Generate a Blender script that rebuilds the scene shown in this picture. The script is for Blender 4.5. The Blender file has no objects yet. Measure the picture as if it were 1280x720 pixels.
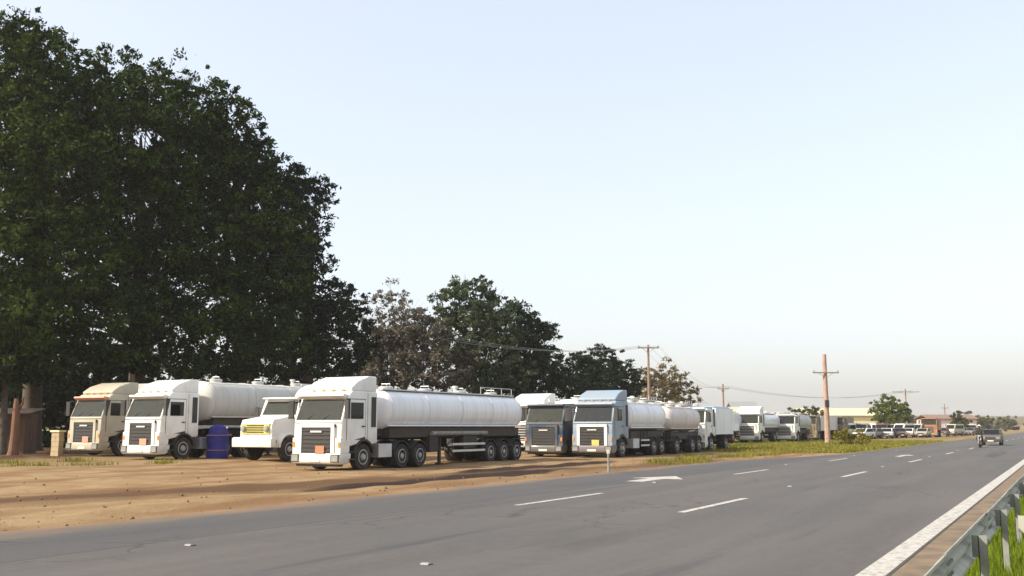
import bpy, bmesh, math, random
import numpy as np
from mathutils import Vector, Matrix
random.seed(7); np.random.seed(7)
R = math.radians
sc = bpy.context.scene
COL = sc.collection

# ------------------------------------------------------------------ camera
YAW, PITCH, F, HC = R(29.1), R(7.92), 1244.0, 1.70
cam_d = bpy.data.cameras.new("camera"); cam = bpy.data.objects.new("camera", cam_d); COL.objects.link(cam)
cam_d.sensor_width = 36; cam_d.lens = 36 * F / 1280; cam_d.clip_end = 9000; cam_d.clip_start = 0.05
cam.location = (0, 0, HC); cam.rotation_euler = (R(90) + PITCH, 0, YAW)
sc.camera = cam
sc.render.resolution_x, sc.render.resolution_y = 1280, 720

# ------------------------------------------------------------------ light
SUN_EL = R(36)
SUN_DIR = Vector((-0.66 * math.cos(SUN_EL), -0.751 * math.cos(SUN_EL), math.sin(SUN_EL))).normalized()   # towards the sun
w = bpy.data.worlds.new("World"); sc.world = w; w.use_nodes = True
nt = w.node_tree; bg = nt.nodes["Background"]
sky = nt.nodes.new("ShaderNodeTexSky"); sky.sky_type = 'NISHITA'; sky.sun_disc = False
sky.sun_elevation = SUN_EL; sky.sun_rotation = math.atan2(SUN_DIR.x, SUN_DIR.y)
sky.air_density = 1.0; sky.dust_density = 3.7; sky.ozone_density = 2.0; sky.altitude = 0
hs = nt.nodes.new('ShaderNodeHueSaturation'); hs.inputs['Saturation'].default_value = .90; nt.links.new(sky.outputs[0], hs.inputs['Color'])
gm = nt.nodes.new('ShaderNodeGamma'); gm.inputs[1].default_value = .45; nt.links.new(hs.outputs[0], gm.inputs[0])      # evenly hazy air: flatter sky
ti = nt.nodes.new('ShaderNodeMix'); ti.data_type = 'RGBA'; ti.blend_type = 'MULTIPLY'; ti.inputs[0].default_value = 1; ti.inputs[7].default_value = (2.03, 1.985, 1.97, 1); nt.links.new(gm.outputs[0], ti.inputs[6])
nt.links.new(ti.outputs[2], bg.inputs[0]); bg.inputs[1].default_value = 0.125
sd = bpy.data.lights.new("sun", 'SUN'); so = bpy.data.objects.new("sun", sd); COL.objects.link(so)
sd.energy = 2.6; sd.angle = R(0.6); sd.color = (1.0, 0.91, 0.76)
so.rotation_euler = SUN_DIR.to_track_quat('Z', 'Y').to_euler(); so.location = (-40, -40, 60)
sc.view_settings.view_transform = 'Standard'; sc.view_settings.look = 'None'
sc.view_settings.exposure = 1.33; sc.view_settings.gamma = 1
sc.cycles.use_denoising = True
sc.cycles.max_bounces = 6; sc.cycles.volume_bounces = 1

# ------------------------------------------------------------------ survey helpers
C_, S_ = math.cos(YAW), math.sin(YAW)
def at(px, py, d):
    """world point seen at photo pixel px,py whose horizontal distance along the view axis is d"""
    # y_img: (py-360) = -F*(dz cosP - d sinP)/(d cosP + dz sinP)
    k = -(py - 360) / F
    dz = d * (k * math.cos(PITCH) + math.sin(PITCH)) / (math.cos(PITCH) - k * math.sin(PITCH))
    zc = d * math.cos(PITCH) + dz * math.sin(PITCH)
    lat = (px - 640) / F * zc
    return Vector((lat * C_ - d * S_, d * C_ + lat * S_, HC + dz))

def wob(x, y, s=1.0, seed=0.0):
    x = x / s + seed * 7.3; y = y / s + seed * 3.1
    return (np.sin(x * 1.3 + 1.7 * np.sin(y * .9)) + np.sin(y * 1.7 + 1.3 * np.sin(x * 1.1 + 2)) + .5 * np.sin(x * 2.9 + y * 2.3)) / 2.5

def road_edge(y):
    y = np.asarray(y, float)
    t = np.clip((y - 44) / 22, 0, 1); t = t * t * (3 - 2 * t)
    return -15.1 + 2.9 * t
def sstep(a, b, v):
    t = np.clip((v - a) / (b - a), 0, 1); return t * t * (3 - 2 * t)
def gz(x, y):
    x = np.asarray(x, float); y = np.asarray(y, float)
    e = road_edge(y)
    z = 0.18 * sstep(-26, -34, x)
    out = sstep(0.1, 1.6, e - x)
    z = z + out * (0.03 * wob(x, y, .8, 1) + 0.035 * wob(x, y, 2.6, 2)) * sstep(220, 60, np.hypot(x, y))
    z = z + 0.09 * np.exp(-((x - (e - 1.5 + .3 * wob(y, y * 0, 3., 3))) / .55) ** 2) * sstep(75, 45, y)
    xc = -22.45 + .19 * (y - 10)
    z = z - 0.06 * np.exp(-((x - xc - .25 * wob(y, y * .3, 2.2, 4)) / .6) ** 2) * sstep(60, 40, y)
    z = z - 0.07 * np.exp(-((x - xc - 1.9 - .2 * wob(y, y * .3, 2.9, 5)) / .3) ** 2) * sstep(60, 40, y)
    # the grassed side behind the guard rail falls away a little
    z = z - 0.25 * sstep(0.2, 4, x) + sstep(-.6, .2, x) * .02 * wob(x, y, .5, 6)
    # low hills on the horizon
    far = np.hypot(x, y)
    z = z + sstep(900, 1900, far) * (16 + 9 * wob(x, y, 300., 7)) * sstep(-.2, .9, y / np.maximum(far, 1))
    return z
def ground(px, d):      # world xy under photo column px at view distance d
    p = at(px, 533, d); return p.x, p.y

# ------------------------------------------------------------------ materials
MATS = {}
def newmat(name):
    m = bpy.data.materials.new(name); m.use_nodes = True; MATS[name] = m
    return m, m.node_tree, m.node_tree.nodes["Principled BSDF"]
def paint(name, col, rough=.35, metal=0, dirt=.25, dirtcol=(.30, .22, .14), scale=1.5, coat=0.0, low=True, bump=0.0, streak=False):
    """painted / plain surface with blotchy dust; dust gathers near the wheels (low)"""
    m, t, p = newmat(name); N, L = t.nodes, t.links
    tc = N.new("ShaderNodeTexCoord"); n = N.new("ShaderNodeTexNoise"); n.inputs["Scale"].default_value = scale; n.inputs["Detail"].default_value = 6
    L.new(tc.outputs["Object"], n.inputs["Vector"])
    if streak:      # rain and fuel streaks running down the flanks
        mp = N.new("ShaderNodeMapping"); mp.inputs["Scale"].default_value = (1, 2.2, .22); L.new(tc.outputs["Object"], mp.inputs[0]); L.new(mp.outputs[0], n.inputs["Vector"])
    rmp = N.new("ShaderNodeMapRange"); rmp.inputs[1].default_value = .42; rmp.inputs[2].default_value = .72
    rmp.inputs[3].default_value = 0; rmp.inputs[4].default_value = dirt
    L.new(n.outputs["Fac"], rmp.inputs[0])
    fac = rmp.outputs[0]
    if low:
        sep = N.new("ShaderNodeSeparateXYZ"); L.new(tc.outputs["Object"], sep.inputs[0])
        r2 = N.new("ShaderNodeMapRange"); r2.inputs[1].default_value = 1.3; r2.inputs[2].default_value = .2; r2.inputs[3].default_value = 0; r2.inputs[4].default_value = .35
        L.new(sep.outputs["Z"], r2.inputs[0])
        a = N.new("ShaderNodeMath"); a.operation = 'ADD'; a.use_clamp = True; L.new(fac, a.inputs[0]); L.new(r2.outputs[0], a.inputs[1]); fac = a.outputs[0]
    mx = N.new("ShaderNodeMix"); mx.data_type = 'RGBA'; mx.inputs[6].default_value = (*col, 1); mx.inputs[7].default_value = (*dirtcol, 1)
    L.new(fac, mx.inputs[0]); L.new(mx.outputs[2], p.inputs["Base Color"])
    ra = N.new("ShaderNodeMapRange"); ra.inputs[3].default_value = rough; ra.inputs[4].default_value = min(1, rough + .35); L.new(n.outputs["Fac"], ra.inputs[0]); L.new(ra.outputs[0], p.inputs["Roughness"])
    p.inputs["Metallic"].default_value = metal
    p.inputs["Coat Weight"].default_value = coat; p.inputs["Coat Roughness"].default_value = .12
    if bump:
        b = N.new("ShaderNodeBump"); b.inputs["Strength"].default_value = bump; L.new(n.outputs["Fac"], b.inputs["Height"]); L.new(b.outputs[0], p.inputs["Normal"])
    return m
white = paint("white_paint", (.80, .79, .74), coat=.3)
cream = paint("cream_paint", (.46, .42, .32), coat=.2, dirt=.4)  # cream tone darkened to hold the tree shade on the leftmost cab
tankwhite = paint("tank_white_paint", (.82, .82, .82), rough=.3, coat=.4, dirt=.26, dirtcol=(.36, .31, .25), low=False, streak=True)
tankgrey = paint("tank_grey_paint", (.52, .51, .47), rough=.45, dirt=.3, low=False, streak=True)
tankwarm = paint("tank_offwhite_paint", (.66, .60, .56), rough=.4, dirt=.2, low=False)
bluepaint = paint("dark_blue_paint", (.025, .045, .075), coat=.3)
ltblue = paint("pale_blue_paint", (.22, .42, .60), coat=.2, low=False)
teal = paint("pale_blue_grey_paint", (.24, .31, .38), coat=.2)
orange = paint("orange_paint", (.42, .17, .08), dirt=.5)
salmon = paint("faded_red_paint", (.72, .30, .20), dirt=.2)
olive = paint("olive_paint", (.20, .16, .09), dirt=.4)
yellow = paint("yellow_paint", (.62, .55, .12), dirt=.3, scale=3)
chassis = paint("chassis_black", (.025, .023, .022), rough=.6, dirt=.5, dirtcol=(.09, .06, .04))
plastic = paint("black_plastic", (.03, .03, .03), rough=.5, dirt=.3, dirtcol=(.1, .08, .06), low=False)
rubber = paint("tyre_rubber", (.022, .021, .02), rough=.85, dirt=.6, dirtcol=(.12, .085, .055), scale=4, low=False)
rimm = paint("rim_grey", (.42, .42, .40), rough=.45, metal=.3, dirt=.4, scale=5, low=False)
alum = paint("aluminium", (.60, .60, .58), rough=.35, metal=.7, dirt=.2, low=False)
galv = paint("galvanised_steel", (.46, .445, .37), rough=.5, metal=.2, dirt=.45, dirtcol=(.20, .17, .12), scale=2.5, low=False)
galvdark = paint("weathered_steel_post", (.29, .295, .26), rough=.6, metal=.3, dirt=.5, dirtcol=(.10, .08, .05), scale=6, low=False)
wood = paint("pole_wood", (.30, .20, .15), rough=.8, dirt=.5, dirtcol=(.17, .12, .09), scale=3, low=False)
woodpink = paint("pale_pole_wood", (.42, .27, .21), rough=.8, dirt=.5, dirtcol=(.22, .15, .11), scale=2, low=False)
ceramic = paint("insulator", (.35, .30, .28), rough=.3, low=False)
concrete = paint("concrete", (.46, .43, .36), rough=.85, dirt=.5, dirtcol=(.2, .17, .12), scale=4, low=False, bump=.3)
wallcream = paint("yellow_plaster", (.70, .62, .36), rough=.8, dirt=.2, scale=.6, low=False)
roofyel = paint("pale_yellow_roof", (.58, .52, .34), rough=.6, dirt=.15, scale=.5, low=False)
wallpink = paint("pale_pink_plaster", (.62, .52, .48), rough=.8, dirt=.2, scale=.6, low=False)
bluetarp = paint("blue_tarpaulin", (.020, .018, .19), rough=.5, dirt=.25, dirtcol=(.01, .01, .08), scale=3, low=False, bump=.5)
planks = paint("weathered_boards", (.16, .085, .05), rough=.85, dirt=.5, dirtcol=(.05, .03, .02), scale=3, low=False)
sheet = paint("rusty_roof_sheet", (.22, .15, .11), rough=.6, dirt=.5, dirtcol=(.18, .07, .03), scale=2, low=False)
bark = paint("bark", (.10, .075, .055), rough=.9, dirt=.6, dirtcol=(.045, .035, .028), scale=5, low=False, bump=.6)
barkpale = paint("pale_bark", (.30, .25, .21), rough=.9, dirt=.6, dirtcol=(.16, .12, .09), scale=3, low=False, bump=.4)
amber = paint("amber_lens", (.75, .25, .03), rough=.25, dirt=.1, low=False)
redlens = paint("red_lens", (.5, .02, .02), rough=.25, dirt=.1, low=False)
plate_w = paint("plate_white", (.70, .68, .55), rough=.4, dirt=.2, low=False)
def glassmat(name, col, rough=.08, ior=1.6):
    m, t, p = newmat(name); p.inputs["Base Color"].default_value = (*col, 1); p.inputs["Roughness"].default_value = rough; p.inputs["IOR"].default_value = ior
    N, L = t.nodes, t.links; n = N.new("ShaderNodeTexNoise"); n.inputs["Scale"].default_value = 3
    tc = N.new("ShaderNodeTexCoord"); L.new(tc.outputs["Object"], n.inputs["Vector"])
    mx = N.new("ShaderNodeMix"); mx.data_type = 'RGBA'; mx.inputs[6].default_value = (*[c * .6 for c in col], 1); mx.inputs[7].default_value = (*[c * 1.5 for c in col], 1)
    L.new(n.outputs["Fac"], mx.inputs[0]); L.new(mx.outputs[2], p.inputs["Base Color"])
    return m
glass = glassmat("dusty_windscreen", (.022, .025, .017), .04, 1.35)
glassdark = glassmat("dark_glass", (.008, .010, .011), .02, 1.4)
lens = glassmat("headlight_lens", (.26, .26, .24), .12)

def leafmat(name, a, b, c, trans=.25, sc_=.35):
    m, t, p = newmat(name); N, L = t.nodes, t.links
    tc = N.new("ShaderNodeTexCoord"); n = N.new("ShaderNodeTexNoise"); n.inputs["Scale"].default_value = sc_; n.inputs["Detail"].default_value = 5; n.inputs["Roughness"].default_value = .65
    L.new(tc.outputs["Object"], n.inputs["Vector"])
    geo = N.new("ShaderNodeNewGeometry")
    mix1 = N.new("ShaderNodeMath"); mix1.operation = 'MULTIPLY_ADD'; mix1.inputs[1].default_value = .30; L.new(geo.outputs["Random Per Island"], mix1.inputs[0])
    mm = N.new("ShaderNodeMath"); mm.operation = 'MULTIPLY'; mm.inputs[1].default_value = .85; L.new(n.outputs["Fac"], mm.inputs[0]); L.new(mm.outputs[0], mix1.inputs[2])
    cr = N.new("ShaderNodeValToRGB"); cr.color_ramp.elements[0].color = (*a, 1); cr.color_ramp.elements[0].position = .34
    cr.color_ramp.elements[1].color = (*c, 1); cr.color_ramp.elements[1].position = .80
    e = cr.color_ramp.elements.new(.55); e.color = (*b, 1)  # ramp paints shaded, middle and sunlit leaf tones into the crowns
    L.new(mix1.outputs[0], cr.inputs[0]); L.new(cr.outputs[0], p.inputs["Base Color"])
    p.inputs["Roughness"].default_value = .6; p.inputs["Specular IOR Level"].default_value = .06
    tr = N.new("ShaderNodeBsdfTranslucent"); L.new(cr.outputs[0], tr.inputs[0])
    ms = N.new("ShaderNodeMixShader"); ms.inputs[0].default_value = trans
    L.new(p.outputs[0], ms.inputs[1]); L.new(tr.outputs[0], ms.inputs[2]); L.new(ms.outputs[0], N["Material Output"].inputs[0])
    return m
leaf_dark = leafmat("dark_foliage", (.004, .0075, .0025), (.019, .037, .007), (.085, .125, .018))
leaf_green = leafmat("green_foliage", (.007, .012, .003), (.026, .044, .008), (.085, .120, .020))  # last tone paints yellow green sunlit highlights in patches
leaf_black = leafmat("deep_green_foliage", (.005, .009, .005), (.013, .023, .012), (.042, .065, .028))
leaf_dry = leafmat("dry_foliage", (0.0665, 0.0522, 0.0361), (0.1235, 0.0997, 0.0712), (0.2090, 0.1805, 0.1425))
leaf_tan = leafmat("tan_foliage", (0.0850, 0.0638, 0.0298), (0.1700, 0.1275, 0.0595), (0.2890, 0.2295, 0.1190))
leaf_bright = leafmat("bright_foliage", (0.0285, 0.0427, 0.0076), (0.0760, 0.1045, 0.0142), (0.1805, 0.1995, 0.0285))
leaf_hedge = leafmat("olive_foliage", (0.0390, 0.0390, 0.0195), (0.0910, 0.0910, 0.0390), (0.1560, 0.1495, 0.0715))
grass_bright = leafmat("grass_blades", (0.0620, 0.0992, 0.0074), (0.1364, 0.1860, 0.0124), (0.2232, 0.2604, 0.0310), .35, 2)
grass_dry = leafmat("verge_grass_blades", (0.0992, 0.0930, 0.0186), (0.1984, 0.1860, 0.0310), (0.3224, 0.2728, 0.0620), .3, .5)

def ground_mat():
    m, t, p = newmat("ground_soil_and_grass"); N, L = t.nodes, t.links
    geo = N.new("ShaderNodeNewGeometry"); sep = N.new("ShaderNodeSeparateXYZ"); L.new(geo.outputs["Position"], sep.inputs[0])
    X, Y = sep.outputs[0], sep.outputs[1]
    def math_(op, a, b=None, clamp=False, c=None):
        n = N.new("ShaderNodeMath"); n.operation = op; n.use_clamp = clamp
        for i, v in enumerate((a, b, c)):
            if v is None: continue
            if isinstance(v, (int, float)): n.inputs[i].default_value = v
            else: L.new(v, n.inputs[i])
        return n.outputs[0]
    def noise(s, d=6, vec=None, rough=.55):
        n = N.new("ShaderNodeTexNoise"); n.inputs["Scale"].default_value = s; n.inputs["Detail"].default_value = d; n.inputs["Roughness"].default_value = rough
        L.new(vec or geo.outputs["Position"], n.inputs["Vector"]); return n.outputs["Fac"]
    def ss(v, a, b, lo=0, hi=1):
        n = N.new("ShaderNodeMapRange"); n.interpolation_type = 'SMOOTHSTEP'; n.inputs[1].default_value = a; n.inputs[2].default_value = b; n.inputs[3].default_value = lo; n.inputs[4].default_value = hi
        L.new(v, n.inputs[0]); return n.outputs[0]
    def mix(f, a, b):
        n = N.new("ShaderNodeMix"); n.data_type = 'RGBA'
        L.new(f, n.inputs[0])
        for i, v in ((6, a), (7, b)):
            if isinstance(v, tuple): n.inputs[i].default_value = (*v, 1)
            else: L.new(v, n.inputs[i])
        return n.outputs[2]
    mp = N.new("ShaderNodeMapping"); mp.inputs["Scale"].default_value = (1, .16, 1); L.new(geo.outputs["Position"], mp.inputs[0])
    nbig, nmid, nfine, nstreak = noise(.12), noise(.9, 8), noise(9, 6), noise(.8, 7, mp.outputs[0])
    dirt = mix(ss(nmid, .35, .65), (.235, .148, .072), (.295, .205, .108))
    dirt = mix(ss(nstreak, .46, .62), dirt, (.195, .110, .052))
    dirt = mix(ss(nbig, .5, .7, 0, .5), dirt, (.275, .195, .100))
    dirt = mix(ss(nfine, .60, .75, 0, .6), dirt, (0.1100, 0.0650, 0.0350))
    # damp rut that runs beside the road
    xo = math_('ADD', X, math_('MULTIPLY', math_('SUBTRACT', nstreak, .5), 2.4))
    xc = math_('MULTIPLY_ADD', Y, .19, False, -24.4)
    ds = math_('ABSOLUTE', math_('SUBTRACT', xo, xc))
    rut = math_('MULTIPLY', ss(ds, 2.3, .5), ss(Y, 62, 35))
    rut = math_('MULTIPLY', rut, ss(nbig, .25, .55, .75, 1))
    dirt = mix(rut, dirt, (.105, .057, .027))
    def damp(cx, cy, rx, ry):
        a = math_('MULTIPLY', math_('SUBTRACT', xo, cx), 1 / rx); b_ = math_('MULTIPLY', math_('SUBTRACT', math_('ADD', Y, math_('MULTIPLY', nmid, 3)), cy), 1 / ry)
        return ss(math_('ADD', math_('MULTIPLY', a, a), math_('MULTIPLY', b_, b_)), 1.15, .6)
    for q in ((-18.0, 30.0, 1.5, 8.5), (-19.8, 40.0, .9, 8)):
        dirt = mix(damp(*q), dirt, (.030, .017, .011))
    # leaf litter under the big trees
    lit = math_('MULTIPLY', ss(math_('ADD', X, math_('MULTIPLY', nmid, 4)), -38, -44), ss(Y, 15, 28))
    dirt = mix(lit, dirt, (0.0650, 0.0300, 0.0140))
    strip = math_('MULTIPLY', ss(math_('ADD', X, math_('MULTIPLY', nmid, 3)), -31, -35), ss(nmid, .45, .6))
    dirt = mix(math_('MULTIPLY', strip, .5), dirt, (0.1500, 0.1200, 0.0450))
    # verge and far fields
    gr = mix(ss(nmid, .35, .65), (0.1054, 0.1054, 0.0217), (0.2232, 0.1984, 0.0434))
    gr = mix(ss(nfine, .5, .7, 0, .7), gr, (0.2108, 0.1612, 0.0744))
    yv = math_('ADD', Y, math_('MULTIPLY', nmid, 22)); yv = math_('ADD', yv, math_('MULTIPLY', X, .5))
    vm = math_('MULTIPLY', ss(yv, 67, 80), ss(yv, 150, 120, .25, 1))
    col = mix(vm, dirt, gr)
    # grass on the camera's side of the guard rail
    gl = mix(ss(nmid, .3, .7), (0.0620, 0.0930, 0.0093), (0.1240, 0.1612, 0.0155))
    col = mix(ss(X, -1.5, -1.3), col, gl)
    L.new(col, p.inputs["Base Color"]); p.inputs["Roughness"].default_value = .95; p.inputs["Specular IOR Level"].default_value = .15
    b = N.new("ShaderNodeBump"); b.inputs["Strength"].default_value = .5; b.inputs["Distance"].default_value = .06
    h = math_('ADD', nfine, math_('MULTIPLY', noise(28, 4), .5)); L.new(h, b.inputs["Height"]); L.new(b.outputs[0], p.inputs["Normal"])
    return m
def asphalt_mat():
    m, t, p = newmat("worn_asphalt"); N, L = t.nodes, t.links
    geo = N.new("ShaderNodeNewGeometry")
    def noise(s, d, sx=1, sy=1, r=.6):
        mp = N.new("ShaderNodeMapping"); mp.inputs["Scale"].default_value = (sx, sy, 1); L.new(geo.outputs["Position"], mp.inputs[0])
        n = N.new("ShaderNodeTexNoise"); n.inputs["Scale"].default_value = s; n.inputs["Detail"].default_value = d; n.inputs["Roughness"].default_value = r
        L.new(mp.outputs[0], n.inputs["Vector"]); return n.outputs["Fac"]
    def ss(v, a, b, lo=0, hi=1):
        n = N.new("ShaderNodeMapRange"); n.interpolation_type = 'SMOOTHSTEP'; n.inputs[1].default_value = a; n.inputs[2].default_value = b; n.inputs[3].default_value = lo; n.inputs[4].default_value = hi
        L.new(v, n.inputs[0]); return n.outputs[0]
    def mix(f, a, b):
        n = N.new("ShaderNodeMix"); n.data_type = 'RGBA'; L.new(f, n.inputs[0])
        for i, v in ((6, a), (7, b)):
            if isinstance(v, tuple): n.inputs[i].default_value = (*v, 1)
            else: L.new(v, n.inputs[i])
        return n.outputs[2]
    col = mix(ss(noise(.9, 6, 1, .07), .38, .62), (.080, .072, .065), (.104, .093, .083))
    col = mix(ss(noise(.25, 5, 1, .5), .45, .7, 0, .6), col, (0.0651, 0.0651, 0.0670))
    col = mix(ss(noise(60, 3), .45, .8, 0, .55), col, (0.1488, 0.1364, 0.1240))
    col = mix(ss(noise(95, 2), .56, .7, 0, .6), col, (0.0310, 0.0310, 0.0310))
    col = mix(ss(noise(5.5, 8, 1, .6, .75), .42, .62, 0, .30), col, (.125, .114, .102))
    col = mix(ss(noise(14, 6, 1, 1, .8), .52, .66, 0, .30), col, (.048, .045, .042))
    # dark tar seams and patches
    col = mix(ss(noise(.55, 6, 1, .045), .60, .64, 0, .45), col, (0.0372, 0.0384, 0.0422))
    sx = N.new("ShaderNodeSeparateXYZ"); L.new(geo.outputs["Position"], sx.inputs[0])
    wv = N.new("ShaderNodeMath"); wv.operation = 'MULTIPLY_ADD'; wv.inputs[1].default_value = 2 * math.pi / 1.83; wv.inputs[2].default_value = .6; L.new(sx.outputs[0], wv.inputs[0])
    sn = N.new("ShaderNodeMath"); sn.operation = 'SINE'; L.new(wv.outputs[0], sn.inputs[0])
    nn = N.new("ShaderNodeMath"); nn.operation = 'MULTIPLY'; L.new(sn.outputs[0], nn.inputs[0]); L.new(noise(.5, 5, 1, .1), nn.inputs[1])
    col = mix(ss(nn.outputs[0], .05, .55, 0, .45), col, (.094, .086, .078))
    jx = N.new("ShaderNodeMath"); jx.operation = 'MULTIPLY_ADD'; jx.inputs[1].default_value = .5; L.new(noise(.6, 6, 1, .2), jx.inputs[0]); L.new(sx.outputs[0], jx.inputs[2])
    col = mix(ss(jx.outputs[0], -11.5, -11.6, 0, .4), col, (.050, .052, .056))
    ja = N.new("ShaderNodeMath"); ja.operation = 'ADD'; ja.inputs[1].default_value = 11.52; L.new(jx.outputs[0], ja.inputs[0]); jb = N.new("ShaderNodeMath"); jb.operation = 'ABSOLUTE'; L.new(ja.outputs[0], jb.inputs[0])
    col = mix(ss(jb.outputs[0], .07, .02, 0, .6), col, (.030, .030, .032))
    vo = N.new("ShaderNodeTexVoronoi"); vo.feature = 'DISTANCE_TO_EDGE'; vo.inputs["Scale"].default_value = .35
    wn_ = N.new("ShaderNodeTexNoise"); wn_.inputs["Scale"].default_value = 1.5; wn_.inputs["Detail"].default_value = 6; L.new(geo.outputs["Position"], wn_.inputs["Vector"])
    va = N.new("ShaderNodeVectorMath"); va.operation = 'MULTIPLY_ADD'; va.inputs[1].default_value = (1.2, 1.2, 0); L.new(wn_.outputs["Color"], va.inputs[0]); L.new(geo.outputs["Position"], va.inputs[2]); L.new(va.outputs[0], vo.inputs["Vector"])
    ck = N.new("ShaderNodeMath"); ck.operation = 'MULTIPLY'; L.new(ss(vo.outputs["Distance"], .012, .004), ck.inputs[0]); L.new(ss(noise(.3, 3, 1, .3), .5, .6, 0, .6), ck.inputs[1])
    col = mix(ck.outputs[0], col, (.025, .025, .025))
    col = mix(ss(noise(.35, 4, 1, .35, .5), .60, .70, 0, .35), col, (.045, .043, .040))
    # red dust blown in from the shoulder
    sep = N.new("ShaderNodeSeparateXYZ"); L.new(geo.outputs["Position"], sep.inputs[0])
    ad = N.new("ShaderNodeMath"); ad.operation = 'MULTIPLY_ADD'; ad.inputs[1].default_value = 2.2; L.new(noise(.8, 7, 1, .3), ad.inputs[0]); L.new(sep.outputs[0], ad.inputs[2])
    col = mix(ss(ad.outputs[0], -12.9, -14.1, 0, .85), col, (0.2108, 0.1364, 0.0806))
    L.new(col, p.inputs["Base Color"]); p.inputs["Roughness"].default_value = .8; p.inputs["Specular IOR Level"].default_value = .35
    b = N.new("ShaderNodeBump"); b.inputs["Strength"].default_value = .35; b.inputs["Distance"].default_value = .008; L.new(noise(70, 3), b.inputs["Height"]); L.new(b.outputs[0], p.inputs["Normal"])
    return m
def line_mat():
    m, t, p = newmat("road_marking_paint"); N, L = t.nodes, t.links
    geo = N.new("ShaderNodeNewGeometry"); n = N.new("ShaderNodeTexNoise"); n.inputs["Scale"].default_value = 9; n.inputs["Detail"].default_value = 8; n.inputs["Roughness"].default_value = .7
    L.new(geo.outputs["Position"], n.inputs["Vector"])
    r = N.new("ShaderNodeMapRange"); r.inputs[1].default_value = .46; r.inputs[2].default_value = .62; L.new(n.outputs["Fac"], r.inputs[0])
    mx = N.new("ShaderNodeMix"); mx.data_type = 'RGBA'; mx.inputs[6].default_value = (.50, .465, .41, 1); mx.inputs[7].default_value = (.24, .22, .19, 1)
    L.new(r.outputs[0], mx.inputs[0]); L.new(mx.outputs[2], p.inputs["Base Color"]); p.inputs["Roughness"].default_value = .6
    return m
def shoulder_mat():
    m, t, p = newmat("sandy_shoulder"); N, L = t.nodes, t.links
    geo = N.new("ShaderNodeNewGeometry"); n = N.new("ShaderNodeTexNoise"); n.inputs["Scale"].default_value = 2.2; n.inputs["Detail"].default_value = 8
    n2 = N.new("ShaderNodeTexNoise"); n2.inputs["Scale"].default_value = 40; n2.inputs["Detail"].default_value = 4
    L.new(geo.outputs["Position"], n.inputs["Vector"]); L.new(geo.outputs["Position"], n2.inputs["Vector"])
    cr = N.new("ShaderNodeValToRGB"); cr.color_ramp.elements[0].position = .32; cr.color_ramp.elements[0].color = (.14, .100, .065, 1); cr.color_ramp.elements[1].position = .68; cr.color_ramp.elements[1].color = (.25, .178, .108, 1)
    L.new(n.outputs["Fac"], cr.inputs[0])
    mx = N.new("ShaderNodeMix"); mx.data_type = 'RGBA'; mx.blend_type = 'MULTIPLY'; mx.inputs[0].default_value = .5; L.new(cr.outputs[0], mx.inputs[6]); L.new(n2.outputs["Color"], mx.inputs[7])
    mx2 = N.new("ShaderNodeMix"); mx2.data_type = 'RGBA'; mx2.inputs[0].default_value = .5; L.new(mx.outputs[2], mx2.inputs[6]); L.new(cr.outputs[0], mx2.inputs[7])
    L.new(mx2.outputs[2], p.inputs["Base Color"]); p.inputs["Roughness"].default_value = .9
    b = N.new("ShaderNodeBump"); b.inputs["Strength"].default_value = .6; b.inputs["Distance"].default_value = .01; L.new(n2.outputs["Fac"], b.inputs["Height"]); L.new(b.outputs[0], p.inputs["Normal"])
    return m

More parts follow.
